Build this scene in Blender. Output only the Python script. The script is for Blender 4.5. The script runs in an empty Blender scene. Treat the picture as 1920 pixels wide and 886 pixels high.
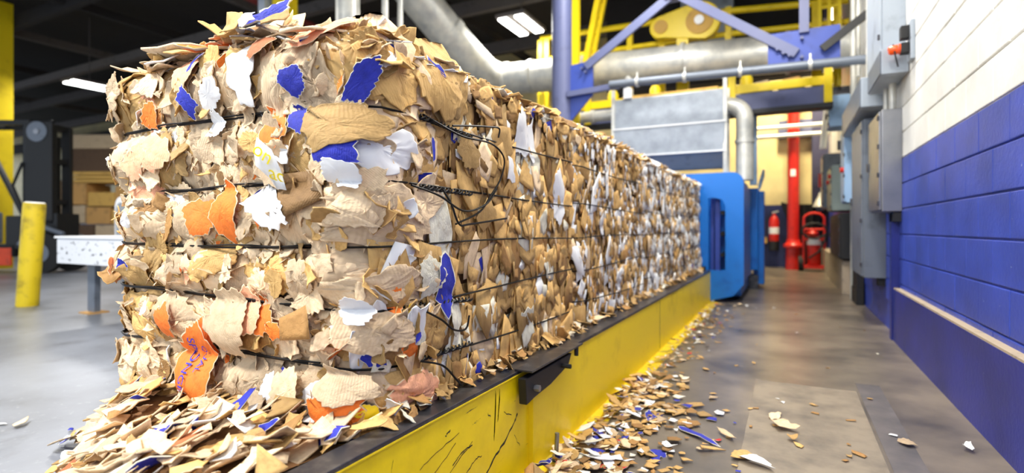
import bpy, math, random
import numpy as np
from mathutils import Matrix, Vector

# ------------------------------------------------------------------ camera, world, lights, exposure
scene = bpy.context.scene
COL = scene.collection
CAM_H = 0.97
YAW = math.radians(27.33)
FOC = 1000.0                       # focal length in pixels of a 1920 px wide frame
SY, CY = math.sin(YAW), math.cos(YAW)

cam_data = bpy.data.cameras.new('camera')
cam_data.sensor_fit = 'HORIZONTAL'
cam_data.sensor_width = 36.0
cam_data.lens = 36.0 * FOC / 1920.0
cam_data.shift_y = -15.0 / 1920.0
cam_data.clip_start = 0.02
cam_data.clip_end = 200
cam_data.dof.use_dof = True
cam_data.dof.focus_distance = 1.75
cam_data.dof.aperture_fstop = 1.5
cam = bpy.data.objects.new('camera', cam_data)
COL.objects.link(cam)
cam.location = (0, 0, CAM_H)
cam.rotation_euler = (math.radians(90), 0, YAW)
scene.camera = cam

world = bpy.data.worlds.new('daylight')
scene.world = world
world.use_nodes = True
bg = world.node_tree.nodes['Background']
bg.inputs[0].default_value = (0.78, 0.88, 1.0, 1)
bg.inputs[1].default_value = 1.5

scene.view_settings.view_transform = 'Standard'
scene.view_settings.look = 'None'
scene.view_settings.gamma = 1.0
scene.view_settings.exposure = 0.0
scene.view_settings.use_curve_mapping = False

# ceiling lamps of the hall, with added unseen lamps for the bale end face: (x, y, z, watts, colour, label)
WARM = (1.0, 0.95, 0.86)
COOL = (1.0, 0.98, 0.95)
LAMPS = [
    (-4.55, 9.20, 4.85, 110, COOL, 'twin tube ceiling light glowing beside the silver duct'),
    (-16.3, 7.35, 4.70, 160, COOL, 'twin tube ceiling light glowing above the forklift'),
    (-0.10, 1.60, 4.90, 150, WARM, 'twin tube ceiling light over the near end of the aisle'),
    (-0.10, 5.40, 4.90, 190, WARM, 'twin tube ceiling light over the middle of the aisle'),
    (0.05, 12.8, 6.00, 620, (1.0, 0.86, 0.55), 'twin tube ceiling light over the far end of the aisle'),
    (-2.60, -1.2, 4.90, 340, COOL, 'added unseen tube light before the heap, brightening the bale end face'),  # added out of view to brighten the end face of the near bale
    (-4.60, -1.00, 4.90, 330, COOL, 'added unseen tube light left of the heap, brightening the bale end face'),  # added out of view as more light on the bale end face
    (-2.00, 6.60, 5.40, 150, COOL, 'twin tube ceiling light above the far bales'),
    (-9.50, 3.50, 4.90, 220, COOL, 'twin tube ceiling light above the white table'),
]

# ------------------------------------------------------------------ helpers
rng = np.random.default_rng(7)
random.seed(7)
ORIGIN = {}


def lin(c):
    out = []
    for v in c:
        v = v / 255.0
        out.append(v / 12.92 if v <= 0.04045 else ((v + 0.055) / 1.055) ** 2.4)
    return tuple(out) + (1.0,)


def new_mat(name, rgb, rough=0.6, metal=0.0):
    m = bpy.data.materials.new(name)
    m.use_nodes = True
    b = m.node_tree.nodes['Principled BSDF']
    b.inputs['Base Color'].default_value = lin(rgb)
    b.inputs['Roughness'].default_value = rough
    b.inputs['Metallic'].default_value = metal
    return m, m.node_tree, b


def noise_mix(nt, a, b, scale=5.0, detail=4.0, lo=0.35, hi=0.65, vec=None, rough=0.6):
    """a colour ramp between two colours along a noise field"""
    n = nt.nodes.new('ShaderNodeTexNoise')
    n.inputs['Scale'].default_value = scale
    n.inputs['Detail'].default_value = detail
    n.inputs['Roughness'].default_value = rough
    if vec is not None:
        nt.links.new(vec, n.inputs['Vector'])
    r = nt.nodes.new('ShaderNodeMapRange')
    r.inputs['From Min'].default_value = lo
    r.inputs['From Max'].default_value = hi
    nt.links.new(n.outputs['Fac'], r.inputs['Value'])
    mx = nt.nodes.new('ShaderNodeMix')
    mx.data_type = 'RGBA'
    nt.links.new(r.outputs['Result'], mx.inputs['Factor'])
    for sock, v in ((mx.inputs[6], a), (mx.inputs[7], b)):
        if isinstance(v, tuple):
            sock.default_value = v
        else:
            nt.links.new(v, sock)
    return mx.outputs[2], r.outputs['Result']


def world_pos(nt, scale=(1, 1, 1)):
    g = nt.nodes.new('ShaderNodeNewGeometry')
    mp = nt.nodes.new('ShaderNodeMapping')
    mp.inputs['Scale'].default_value = scale
    nt.links.new(g.outputs['Position'], mp.inputs['Vector'])
    return mp.outputs['Vector']


def add_bump(nt, b, fac, strength=0.3, dist=0.01):
    bm = nt.nodes.new('ShaderNodeBump')
    bm.inputs['Strength'].default_value = strength
    bm.inputs['Distance'].default_value = dist
    nt.links.new(fac, bm.inputs['Height'])
    nt.links.new(bm.outputs['Normal'], b.inputs['Normal'])


def painted(name, rgb, rough=0.5, metal=0.0, wear=None, scale=6.0, lo=0.55, hi=0.75, bump=0.0):
    m, nt, b = new_mat(name, rgb, rough, metal)
    if wear is None:
        wear = tuple(int(v * 0.78) for v in rgb)
    c, f = noise_mix(nt, lin(rgb), lin(wear), scale, 6, lo, hi, world_pos(nt))
    nt.links.new(c, b.inputs['Base Color'])
    if bump:
        add_bump(nt, b, f, bump, 0.004)
    return m


def scrap_mat(name, rgb, var=0.22, rough=0.75):
    """paper board: each scrap has its own tone, faint flutes and fibres"""
    m, nt, b = new_mat(name, rgb, rough)
    oi = nt.nodes.new('ShaderNodeObjectInfo')
    at = nt.nodes.new('ShaderNodeAttribute')
    at.attribute_name = 'tint'
    ad = nt.nodes.new('ShaderNodeMath')
    ad.operation = 'ADD'
    nt.links.new(oi.outputs['Random'], ad.inputs[0])
    nt.links.new(at.outputs['Fac'], ad.inputs[1])
    fr = nt.nodes.new('ShaderNodeMath')
    fr.operation = 'FRACT'
    nt.links.new(ad.outputs[0], fr.inputs[0])
    a = tuple(max(0, v * (1 - var)) for v in rgb)
    z = tuple(min(255, v * (1 + var * 0.55)) for v in rgb)
    mx = nt.nodes.new('ShaderNodeMix')
    mx.data_type = 'RGBA'
    nt.links.new(fr.outputs[0], mx.inputs['Factor'])
    mx.inputs[6].default_value = lin(a)
    mx.inputs[7].default_value = lin(z)
    dark = nt.nodes.new('ShaderNodeMix')
    dark.data_type = 'RGBA'
    dark.blend_type = 'MULTIPLY'
    nt.links.new(mx.outputs[2], dark.inputs[6])
    dark.inputs[7].default_value = (0.78, 0.74, 0.68, 1)
    tc = nt.nodes.new('ShaderNodeTexCoord')
    n = nt.nodes.new('ShaderNodeTexNoise')
    n.inputs['Scale'].default_value = 7
    n.inputs['Detail'].default_value = 5
    nt.links.new(tc.outputs['UV'], n.inputs['Vector'])
    r = nt.nodes.new('ShaderNodeMapRange')
    r.inputs['From Min'].default_value = 0.45
    r.inputs['From Max'].default_value = 0.75
    nt.links.new(n.outputs['Fac'], r.inputs['Value'])
    nt.links.new(r.outputs['Result'], dark.inputs['Factor'])
    nt.links.new(dark.outputs[2], b.inputs['Base Color'])
    w = nt.nodes.new('ShaderNodeTexWave')
    w.inputs['Scale'].default_value = 9
    w.inputs['Distortion'].default_value = 2.5
    w.inputs['Detail'].default_value = 2
    nt.links.new(tc.outputs['UV'], w.inputs['Vector'])
    s = nt.nodes.new('ShaderNodeMath')
    s.operation = 'ADD'
    nt.links.new(w.outputs['Fac'], s.inputs[0])
    nt.links.new(n.outputs['Fac'], s.inputs[1])
    vo = nt.nodes.new('ShaderNodeTexVoronoi')
    vo.feature = 'DISTANCE_TO_EDGE'
    vo.inputs['Scale'].default_value = 5
    nz = nt.nodes.new('ShaderNodeMix')
    nz.data_type = 'RGBA'
    nz.inputs['Factor'].default_value = 0.25
    nt.links.new(tc.outputs['UV'], nz.inputs[6])
    nt.links.new(n.outputs['Color'], nz.inputs[7])
    nt.links.new(nz.outputs[2], vo.inputs['Vector'])
    cr = nt.nodes.new('ShaderNodeMapRange')
    cr.inputs['From Max'].default_value = 0.10
    cr.inputs['To Max'].default_value = 1.6
    nt.links.new(vo.outputs['Distance'], cr.inputs['Value'])
    s2 = nt.nodes.new('ShaderNodeMath')
    s2.operation = 'ADD'
    nt.links.new(s.outputs[0], s2.inputs[0])
    nt.links.new(cr.outputs['Result'], s2.inputs[1])
    add_bump(nt, b, s2.outputs[0], 0.22, 0.004)
    return m


class MB:
    """collects shapes in world coordinates; build() links them as one mesh object"""

    def __init__(self):
        self.v = []
        self.f = []

    def add(self, vs, fs):
        o = len(self.v)
        self.v += [tuple(p) for p in vs]
        self.f += [tuple(i + o for i in f) for f in fs]
        return self

    def box(self, x0, x1, y0, y1, z0, z1):
        return self.add([(x0, y0, z0), (x1, y0, z0), (x1, y1, z0), (x0, y1, z0),
                         (x0, y0, z1), (x1, y0, z1), (x1, y1, z1), (x0, y1, z1)],
                        [(0, 3, 2, 1), (4, 5, 6, 7), (0, 1, 5, 4), (1, 2, 6, 5), (2, 3, 7, 6), (3, 0, 4, 7)])

    def bar(self, p, q, w, h, up=(0, 0, 1)):
        p, q = Vector(p), Vector(q)
        d = (q - p).normalized()
        u = Vector(up)
        if abs(d.dot(u)) > 0.98:
            u = Vector((0, 1, 0))
        s = d.cross(u).normalized() * (w / 2)
        t = s.cross(d).normalized() * (h / 2)
        vs = [p - s - t, p + s - t, p + s + t, p - s + t, q - s - t, q + s - t, q + s + t, q - s + t]
        return self.add(vs, [(0, 3, 2, 1), (4, 5, 6, 7), (0, 1, 5, 4), (1, 2, 6, 5), (2, 3, 7, 6), (3, 0, 4, 7)])

    def tube(self, pts, r, n=10, cap=True):
        pts = [Vector(p) for p in pts]
        rs = r if isinstance(r, (list, tuple)) else [r] * len(pts)
        rings = []
        prev = None
        for i, p in enumerate(pts):
            d = (pts[min(i + 1, len(pts) - 1)] - pts[max(i - 1, 0)]).normalized()
            if prev is None:
                ref = Vector((0, 0, 1)) if abs(d.z) < 0.9 else Vector((1, 0, 0))
                a = d.cross(ref).normalized()
            else:
                a = (prev - d * prev.dot(d)).normalized()
            prev = a
            b = d.cross(a)
            rings.append([p + (a * math.cos(2 * math.pi * k / n) + b * math.sin(2 * math.pi * k / n)) * rs[i] for k in range(n)])
        vs = [v for ring in rings for v in ring]
        fs = []
        for i in range(len(pts) - 1):
            for k in range(n):
                k2 = (k + 1) % n
                fs.append((i * n + k, i * n + k2, (i + 1) * n + k2, (i + 1) * n + k))
        if cap:
            fs.append(tuple(range(n - 1, -1, -1)))
            fs.append(tuple((len(pts) - 1) * n + k for k in range(n)))
        return self.add(vs, fs)

    def prism(self, poly, axis, a0, a1):
        """poly of 2-D points extruded along an axis; 'y': (x,z) points, 'x': (y,z), 'z': (x,y)"""
        def at(p, a):
            return {'y': (p[0], a, p[1]), 'x': (a, p[0], p[1]), 'z': (p[0], p[1], a)}[axis]
        n = len(poly)
        vs = [at(p, a0) for p in poly] + [at(p, a1) for p in poly]
        fs = [tuple(range(n)), tuple(range(2 * n - 1, n - 1, -1))]
        for i in range(n):
            j = (i + 1) % n
            fs.append((i, i + n, j + n, j))
        return self.add(vs, fs)

    def lathe(self, base, prof, n=20):
        """prof: (radius, z) pairs around a vertical axis through base"""
        vs, fs = [], []
        for r, z in prof:
            for k in range(n):
                a = 2 * math.pi * k / n
                vs.append((base[0] + r * math.cos(a), base[1] + r * math.sin(a), base[2] + z))
        for i in range(len(prof) - 1):
            for k in range(n):
                k2 = (k + 1) % n
                fs.append((i * n + k, i * n + k2, (i + 1) * n + k2, (i + 1) * n + k))
        fs.append(tuple(range(n - 1, -1, -1)))
        fs.append(tuple((len(prof) - 1) * n + k for k in range(n)))
        return self.add(vs, fs)

    def build(self, name, mat, parent=None, origin=None, smooth=False, bevel=0.0):
        if parent is not None:
            o = ORIGIN[parent.name]
        elif origin is not None:
            o = Vector(origin)
        else:
            a = np.array(self.v)
            o = Vector(((a[:, 0].min() + a[:, 0].max()) / 2, (a[:, 1].min() + a[:, 1].max()) / 2, a[:, 2].min()))
        me = bpy.data.meshes.new(name)
        me.from_pydata([tuple(Vector(p) - o) for p in self.v], [], self.f)
        import bmesh
        bm = bmesh.new()
        bm.from_mesh(me)
        bmesh.ops.recalc_face_normals(bm, faces=bm.faces)
        if bevel:
            es = [e for e in bm.edges if len(e.link_faces) == 2 and e.calc_face_angle(0) > 0.6]
            bmesh.ops.bevel(bm, geom=es, offset=bevel, segments=2, affect='EDGES', profile=0.6)
        bm.to_mesh(me)
        bm.free()
        if smooth:
            me.polygons.foreach_set('use_smooth', [True] * len(me.polygons))
            try:
                me.set_sharp_from_angle(angle=math.radians(40))
            except Exception:
                pass
        me.materials.append(mat)
        ob = bpy.data.objects.new(name, me)
        COL.objects.link(ob)
        if parent is not None:
            ob.parent = parent
        else:
            ob.location = o
        ORIGIN[ob.name] = Vector(o)
        return ob


def tag(o, label=None, cat=None, group=None, kind=None):
    if label:
        o['label'] = label
    if cat:
        o['category'] = cat
    if group:
        o['group'] = group
    if kind:
        o['kind'] = kind
    return o


def thing(name, label, cat, loc, group=None):
    o = bpy.data.objects.new(name, None)
    o.empty_display_size = 0.1
    COL.objects.link(o)
    o.location = loc
    ORIGIN[o.name] = Vector(loc)
    return tag(o, label, cat, group)


def box(name, mat, parent, *a, bevel=0.0, **k):
    return MB().box(*a).build(name, mat, parent, bevel=bevel, **k)


def arc(cx, cy, r, a0, a1, n=8):
    return [(cx + r * math.cos(math.radians(a0 + (a1 - a0) * i / n)), cy + r * math.sin(math.radians(a0 + (a1 - a0) * i / n))) for i in range(n + 1)]


# ------------------------------------------------------------------ materials
M = {}
SCRAP = {
    'kraft': (204, 164, 100), 'light': (232, 203, 165), 'dark': (164, 122, 68), 'grey': (208, 182, 148),
    'white': (232, 233, 234), 'cream': (226, 222, 204), 'blue': (34, 44, 168), 'orange': (250, 128, 40),
    'peach': (250, 178, 138), 'yellow': (244, 208, 50), 'red': (222, 56, 36), 'rust': (176, 104, 60),
}
for k, c in SCRAP.items():
    M[k] = scrap_mat('board_' + k, c, 0.2 if k in ('kraft', 'light', 'dark', 'grey') else 0.08)
M['edge'] = scrap_mat('board_torn_edge', (222, 196, 160), 0.12, 0.85)
M['core'] = painted('packed_board', (120, 84, 48), 0.85, wear=(84, 56, 30), scale=18, bump=0.5)
M['wire'] = painted('black_wire', (22, 21, 22), 0.45, 0.6)
M['ink_blue'] = new_mat('ink_blue', (40, 48, 190), 0.7)[0]
M['ink_yellow'] = new_mat('ink_yellow', (246, 222, 30), 0.7)[0]
M['ink_grey'] = new_mat('ink_grey', (120, 110, 104), 0.7)[0]
M['steel_dark'] = painted('worn_black_steel', (74, 74, 80), 0.34, 0.7, wear=(128, 126, 122), scale=14, lo=0.5, hi=0.8, bump=0.1)
M['galv'] = painted('galvanised_steel', (212, 210, 200), 0.42, 0.35, wear=(172, 174, 172), scale=5, lo=0.4, hi=0.7)
M['stainless'] = painted('brushed_steel', (150, 150, 154), 0.34, 0.8, wear=(128, 130, 136), scale=3, lo=0.4, hi=0.7)
M['box_grey'] = painted('grey_enclosure_paint', (164, 174, 186), 0.45, 0.1, scale=4)
M['box_dark'] = painted('slate_enclosure_paint', (108, 116, 128), 0.45, 0.2, scale=4)
M['box_blue'] = painted('light_blue_paint', (150, 182, 214), 0.45, 0.0, scale=4)
M['box_green'] = painted('grey_green_paint', (152, 166, 158), 0.45, 0.0, scale=4)
M['beam_blue'] = painted('purple_blue_steel_paint', (90, 96, 132), 0.5, 0.0, scale=3)
M['plate_blue'] = painted('cobalt_steel_paint', (50, 72, 156), 0.5, 0.0, scale=3)
M['baler_blue'] = painted('baler_blue_paint', (18, 112, 205), 0.38, 0.0, wear=(14, 88, 176), scale=3)
M['yellow'] = painted('safety_yellow_paint', (238, 208, 16), 0.42, 0.0, wear=(206, 176, 10), scale=3)
M['bollard'] = painted('grimy_yellow_paint', (216, 188, 16), 0.5, 0.0, wear=(120, 100, 22), scale=5, lo=0.5, hi=0.8)
M['pilaster'] = painted('dark_plum_paint', (52, 52, 84), 0.6)
M['red'] = painted('fire_red_paint', (204, 34, 20), 0.4, 0.0, scale=5)
M['black'] = painted('matt_black', (20, 20, 22), 0.55, 0.0, scale=6)
M['rubber'] = painted('tyre_rubber', (26, 26, 28), 0.8, 0.0, scale=8)
M['white'] = new_mat('white_enamel', (235, 236, 236), 0.4)[0]
M['orange_lens'] = new_mat('orange_lens', (240, 84, 20), 0.25)[0]
M['fork_orange'] = painted('forklift_orange', (214, 66, 20), 0.45)
M['pile_dark'] = painted('dark_flat_board', (94, 72, 54), 0.85, scale=10)
M['carton'] = painted('tan_carton', (196, 150, 88), 0.8, scale=4)
M['pale_carton'] = painted('pale_carton', (190, 168, 138), 0.8, scale=4)
M['lumber'] = painted('yellow_lumber', (206, 164, 84), 0.75, scale=6)
M['sheet'] = painted('grey_plastic_sheet', (158, 166, 176), 0.3, 0.0, wear=(132, 140, 150), scale=5, lo=0.35, hi=0.7)
M['sheet_dark'] = painted('smoky_plastic_sheet', (140, 138, 134), 0.32, 0.0, scale=5)
M['roof_deck'] = painted('dark_roof_deck', (38, 34, 34), 0.9, scale=2)
M['joist'] = painted('dusty_joist', (86, 80, 78), 0.8, scale=5)
M['joist_red'] = painted('red_oxide_pipe', (110, 34, 34), 0.7, scale=5)
M['motor_grey'] = painted('moulded_grey', (150, 154, 158), 0.5, scale=6)

m, nt, b = new_mat('lamp_tube', (255, 255, 255), 0.4)
b.inputs['Emission Color'].default_value = (1.0, 0.99, 0.95, 1)
b.inputs['Emission Strength'].default_value = 9.0
M['tube'] = m

# scuffed yellow plate: dark scratches where paint is gone
m, nt, b = new_mat('scuffed_yellow_paint', (240, 204, 20), 0.4)
v = world_pos(nt, (1, 1, 1))
c1, _ = noise_mix(nt, lin((244, 214, 8)), lin((212, 182, 6)), 4, 5, 0.4, 0.75, v)
rot = nt.nodes.new('ShaderNodeMapping')
rot.inputs['Rotation'].default_value = (math.radians(38), 0, 0)
rot.inputs['Scale'].default_value = (1, 3.0, 26)
nt.links.new(v, rot.inputs['Vector'])
c2, f2 = noise_mix(nt, c1, lin((36, 34, 30)), 1.7, 7, 0.655, 0.675, rot.outputs['Vector'], 0.7)
rot2 = nt.nodes.new('ShaderNodeMapping')
rot2.inputs['Rotation'].default_value = (math.radians(-70), 0, 0)
rot2.inputs['Scale'].default_value = (1, 2.2, 40)
nt.links.new(v, rot2.inputs['Vector'])
c3, f3 = noise_mix(nt, c2, lin((52, 46, 30)), 1.3, 7, 0.69, 0.71, rot2.outputs['Vector'], 0.7)
nt.links.new(c3, b.inputs['Base Color'])
M['yellow_scuffed'] = m

# white table panel with dark chips
m, nt, b = new_mat('chipped_white_paint', (222, 224, 228), 0.45)
c1, _ = noise_mix(nt, lin((226, 228, 232)), lin((70, 70, 74)), 9, 5, 0.58, 0.64, world_pos(nt, (1, 1, 2)))
nt.links.new(c1, b.inputs['Base Color'])
M['chipped_white'] = m


def block_paint(name, blue, white, line, bump):
    """block wall paint: blue dado below a line at the given height, white above"""
    m, nt, b = new_mat(name, blue, 0.42)
    g = nt.nodes.new('ShaderNodeNewGeometry')
    sp = nt.nodes.new('ShaderNodeSeparateXYZ')
    nt.links.new(g.outputs['Position'], sp.inputs[0])
    v = world_pos(nt)
    cb, _ = noise_mix(nt, lin(blue), lin(tuple(int(x * 0.72) for x in blue)), 2.2, 6, 0.35, 0.75, v)
    chip, _ = noise_mix(nt, cb, lin((150, 165, 205)), 16, 3, 0.735, 0.76, v)
    cw, _ = noise_mix(nt, lin(white), lin(tuple(int(x * 0.86) for x in white)), 1.6, 6, 0.4, 0.8, v)
    gt = nt.nodes.new('ShaderNodeMath')
    gt.operation = 'GREATER_THAN'
    nt.links.new(sp.outputs['Z'], gt.inputs[0])
    gt.inputs[1].default_value = line
    mx = nt.nodes.new('ShaderNodeMix')
    mx.data_type = 'RGBA'
    nt.links.new(gt.outputs[0], mx.inputs['Factor'])
    nt.links.new(chip, mx.inputs[6])
    nt.links.new(cw, mx.inputs[7])
    nt.links.new(mx.outputs[2], b.inputs['Base Color'])
    n = nt.nodes.new('ShaderNodeTexNoise')
    n.inputs['Scale'].default_value = 45
    n.inputs['Detail'].default_value = 4
    nt.links.new(v, n.inputs['Vector'])
    add_bump(nt, b, n.outputs['Fac'], bump, 0.006)
    return m


PAINT_LINE = 1.564
M['block'] = block_paint('painted_block', (56, 78, 184), (238, 238, 234), PAINT_LINE, 0.35)
M['block_far'] = block_paint('painted_far_wall', (44, 52, 104), (226, 208, 152), 1.56, 0.2)
M['ledge'] = block_paint('painted_ledge', (34, 46, 142), (238, 238, 234), 5.0, 0.3)
M['dust'] = painted('dusty_concrete', (166, 150, 128), 0.95, wear=(120, 112, 104), scale=12, bump=0.3)

# concrete floor, bluish cast of reflected daylight put into its colour
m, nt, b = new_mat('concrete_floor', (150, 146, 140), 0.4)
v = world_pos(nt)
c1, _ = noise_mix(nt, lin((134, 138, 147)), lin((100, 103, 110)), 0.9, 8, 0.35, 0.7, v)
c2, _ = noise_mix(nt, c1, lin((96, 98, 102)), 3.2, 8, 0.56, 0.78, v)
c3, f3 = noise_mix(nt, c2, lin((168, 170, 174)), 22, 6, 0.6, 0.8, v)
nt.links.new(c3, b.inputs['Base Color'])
rr = nt.nodes.new('ShaderNodeMapRange')
rr.inputs['To Min'].default_value = 0.36
rr.inputs['To Max'].default_value = 0.5
nt.links.new(f3, rr.inputs['Value'])
nt.links.new(rr.outputs['Result'], b.inputs['Roughness'])
add_bump(nt, b, f3, 0.12, 0.003)
M['floor'] = m
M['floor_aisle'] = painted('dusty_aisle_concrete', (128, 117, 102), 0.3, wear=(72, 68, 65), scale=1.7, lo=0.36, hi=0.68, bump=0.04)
M['floor_patch'] = painted('concrete_patch', (138, 126, 108), 0.5, wear=(98, 90, 80), scale=5, lo=0.4, hi=0.7)
M['floor_dark'] = painted('dark_concrete_strip', (104, 98, 96), 0.45, wear=(76, 74, 76), scale=5, lo=0.4, hi=0.7)
M['floor_yellow'] = painted('yellow_floor_paint', (226, 196, 20), 0.5, wear=(140, 128, 60), scale=9, lo=0.52, hi=0.66)

# ------------------------------------------------------------------ structure
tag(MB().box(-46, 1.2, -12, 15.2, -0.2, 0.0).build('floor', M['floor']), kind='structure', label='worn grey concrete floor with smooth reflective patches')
tag(MB().box(-46, 1.2, -5, 15.2, 6.5, 6.7).build('ceiling', M['roof_deck']), kind='structure', label='dark roof deck high above the hall')
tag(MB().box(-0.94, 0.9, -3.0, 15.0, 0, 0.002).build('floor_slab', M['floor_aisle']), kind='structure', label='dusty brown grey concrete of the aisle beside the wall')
# floor repairs in the aisle, flush slabs a hair proud
tag(MB().box(-0.18, 0.36, 1.95, 3.75, 0.002, 0.004).build('floor_slab', M['floor_patch']), kind='structure', label='tan concrete repair slab in the aisle')
tag(MB().box(0.375, 0.50, 1.5, 3.95, 0.002, 0.0035).build('floor_slab', M['floor_dark']), kind='structure', label='dark narrow concrete strip along the repair slab')
tag(MB().box(-0.93, -0.80, 0.0, 7.45, 0.002, 0.0035).build('floor_stripe', M['floor_yellow']), kind='structure', label='yellow painted floor stripe along the steel beam')

WX = 0.868
wall = tag(MB().box(WX, WX + 0.2, -1.0, 15.2, 0, 6.5).build('wall_right', M['block'], origin=(WX, 6, 0)), kind='structure', label='block wall painted blue below and white above')
# blocks: running bond, 0.406 x 0.203, joints recessed
BL, BH = 0.429, 0.2145
me_block = None
for course in range(16):
    z0 = PAINT_LINE + (course - 7) * BH
    if z0 + BH < 0.48:
        continue
    off = (course % 2) * BL / 2
    for i in range(16):
        y0 = 1.334 + i * BL - off
        if me_block is None:
            bk = MB().box(WX - 0.010, WX + 0.004, y0 + 0.003, y0 + BL - 0.003, z0 + 0.005, z0 + BH - 0.005)
            ob = bk.build('block', M['block'], origin=(WX, y0 + BL / 2, z0 + BH / 2), bevel=0.005)
            me_block = ob.data
        else:
            ob = bpy.data.objects.new('block', me_block)
            COL.objects.link(ob)
        ob.parent = wall
        ob.location = Vector((WX - random.uniform(0, 0.003), y0 + BL / 2, z0 + BH / 2)) - Vector((WX, 6, 0))
led = tag(MB().box(0.81, WX, -1.0, 5.6, 0, 0.448).build('trim_1', M['ledge']), kind='structure', label='low blue painted kerb along the foot of the block wall')
MB().box(0.812, WX, -1.0, 5.6, 0.448, 0.459).build('dusty_top', M['dust'], led)
tag(MB().box(0.80, WX, 5.62, 5.72, 0, 1.1).build('trim_2', M['ledge']), kind='structure', label='blue painted pilaster edge beneath the steel cabinet')
tag(MB().box(0.72, WX, 9.3, 14.9, 0, 0.5).build('trim_3', M['dust']), kind='structure', label='grey concrete kerb below the far cabinets')
tag(MB().box(-46, 1.2, 15.0, 15.2, 0, 6.5).build('wall_back', M['block_far']), kind='structure', label='far cream wall with a dark blue dado')
tag(MB().box(0.52, 0.9, 14.7, 15.0, 0, 6.5).build('trim_4', M['pilaster']), kind='structure', label='dark purple blue pilaster at the end of the aisle')

# roof framing
for i, (y, z, w, h, mt) in enumerate([(8.0, 5.45, 0.16, 0.22, 'joist'), (4.2, 5.9, 0.14, 0.3, 'roof_deck'), (6.1, 5.9, 0.14, 0.3, 'roof_deck'),
                                      (10.2, 5.75, 0.14, 0.3, 'joist'), (12.4, 5.6, 0.14, 0.3, 'joist'), (14.3, 5.3, 0.2, 0.5, 'roof_deck')]):
    tag(MB().box(-45, 0.9, y - w / 2, y + w / 2, z, z + h).build('roof_girder', M[mt]), kind='structure', label='long steel roof girder running across the hall')
for i, x in enumerate([-7, -11, -14.5, -18, -22, -27]):
    tag(MB().box(x - 0.07, x + 0.07, 0.5, 15, 6.0, 6.2).build('roof_joist', M['joist' if i % 2 else 'roof_deck']), kind='structure', label='thin roof joist running the length of the hall')
tag(MB().tube([(-8.6, 3.6, 5.1), (-8.6, 15, 5.1)], 0.06).build('sprinkler_pipe', M['joist_red'], smooth=True), 'dark red sprinkler pipe hung below the roof', 'pipe')


def ceiling_light(x, y, z, watts, col, label):
    t = thing('ceiling_light', label, 'light', (x, y, z), 'ceiling lights')
    box('housing', M['joist'], t, x - 0.30, x + 0.30, y - 0.5, y + 0.5, z + 0.04, z + 0.11, bevel=0.01)
    for s in (-1, 1):
        MB().box(x + s * 0.17 - 0.09, x + s * 0.17 + 0.09, y - 0.46, y + 0.46, z, z + 0.04).build('lamp_tube', M['tube'], t, bevel=0.008)
    MB().tube([(x, y, z + 0.11), (x, y, 6.5)], 0.012, 6).build('hanger', M['joist'], t)
    ld = bpy.data.lights.new('lamp_light', 'AREA')
    ld.shape = 'RECTANGLE'
    ld.size, ld.size_y = 0.5, 0.95
    ld.energy = watts
    ld.color = col
    lo = bpy.data.objects.new('lamp_light', ld)
    COL.objects.link(lo)
    lo.parent = t
    lo.location = (0, 0, -0.01)


for L in LAMPS:
    ceiling_light(*L)

# ------------------------------------------------------------------ paper scraps
def flake(r, corners, seg, fracs, jag, curl, fold, crumple, irregular=0.25, thick=0.03, a0=None):
    """an outline of torn or cut edges, bent and creased, with thickness; unit size"""
    a0 = r.uniform(0, 6.28) if a0 is None else a0
    angs = a0 + (np.arange(corners) + r.uniform(-irregular, irregular, corners)) * 2 * np.pi / corners
    rad = 0.56 * r.uniform(1 - irregular, 1 + irregular * 0.5, corners)
    cp = np.stack([np.cos(angs) * rad, np.sin(angs) * rad], 1)
    out = []
    for i in range(corners):
        p, q = cp[i], cp[(i + 1) % corners]
        for s in range(seg):
            t = s / seg
            w = p * (1 - t) + q * t
            nn = np.array([q[1] - p[1], p[0] - q[0]])
            k = jag if s else jag * 0.4
            out.append(w + nn * r.uniform(-k, k))
    out = np.array(out)
    out -= out.mean(0)
    k = len(out)
    pts = [np.zeros((1, 2))] + [out * f for f in fracs]
    xy = np.concatenate(pts)
    z = np.zeros(len(xy))
    th = r.uniform(0, 6.28)
    u = xy @ np.array([math.cos(th), math.sin(th)])
    z += curl * r.uniform(-1, 1) * u * u * 1.6
    th = r.uniform(0, 6.28)
    u = xy @ np.array([math.cos(th), math.sin(th)])
    z += fold * r.uniform(-1, 1) * np.abs(u - r.uniform(-0.15, 0.15))
    for _ in range(5):
        th = r.uniform(0, 6.28)
        fr = r.uniform(5, 16)
        u = xy @ np.array([math.cos(th), math.sin(th)])
        ph = u * fr + r.uniform(0, 6.28)
        wv = np.sin(ph) if _ % 2 else np.abs(np.mod(ph / np.pi, 2.0) - 1.0) * 2 - 1
        z += crumple * r.uniform(0.2, 1) * wv / 5 * 2
    z += r.uniform(-crumple, crumple, len(z)) * 0.35
    n = len(xy)
    top = np.column_stack([xy, z + thick / 2])
    bot = np.column_stack([xy, z - thick / 2])
    v = np.concatenate([top, bot])
    tri, mi = [], []
    nr = len(fracs)
    for i in range(k):
        j = (i + 1) % k
        tri += [(0, 1 + i, 1 + j), (n, n + 1 + j, n + 1 + i)]
        mi += [0, 0]
        for q in range(nr - 1):
            a, b_, c, d = 1 + q * k + i, 1 + q * k + j, 1 + (q + 1) * k + j, 1 + (q + 1) * k + i
            e = 1 if (q == nr - 2 and nr > 2) else 0
            tri += [(a, d, c), (a, c, b_), (n + a, n + c, n + d), (n + a, n + b_, n + c)]
            mi += [e, e, e, e]
        a, b_ = 1 + (nr - 1) * k + i, 1 + (nr - 1) * k + j
        tri += [(a, n + a, n + b_), (a, n + b_, b_)]
        mi += [1, 1]
    return v, np.array(tri, dtype=np.int32), np.array(mi, dtype=np.int32)


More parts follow.
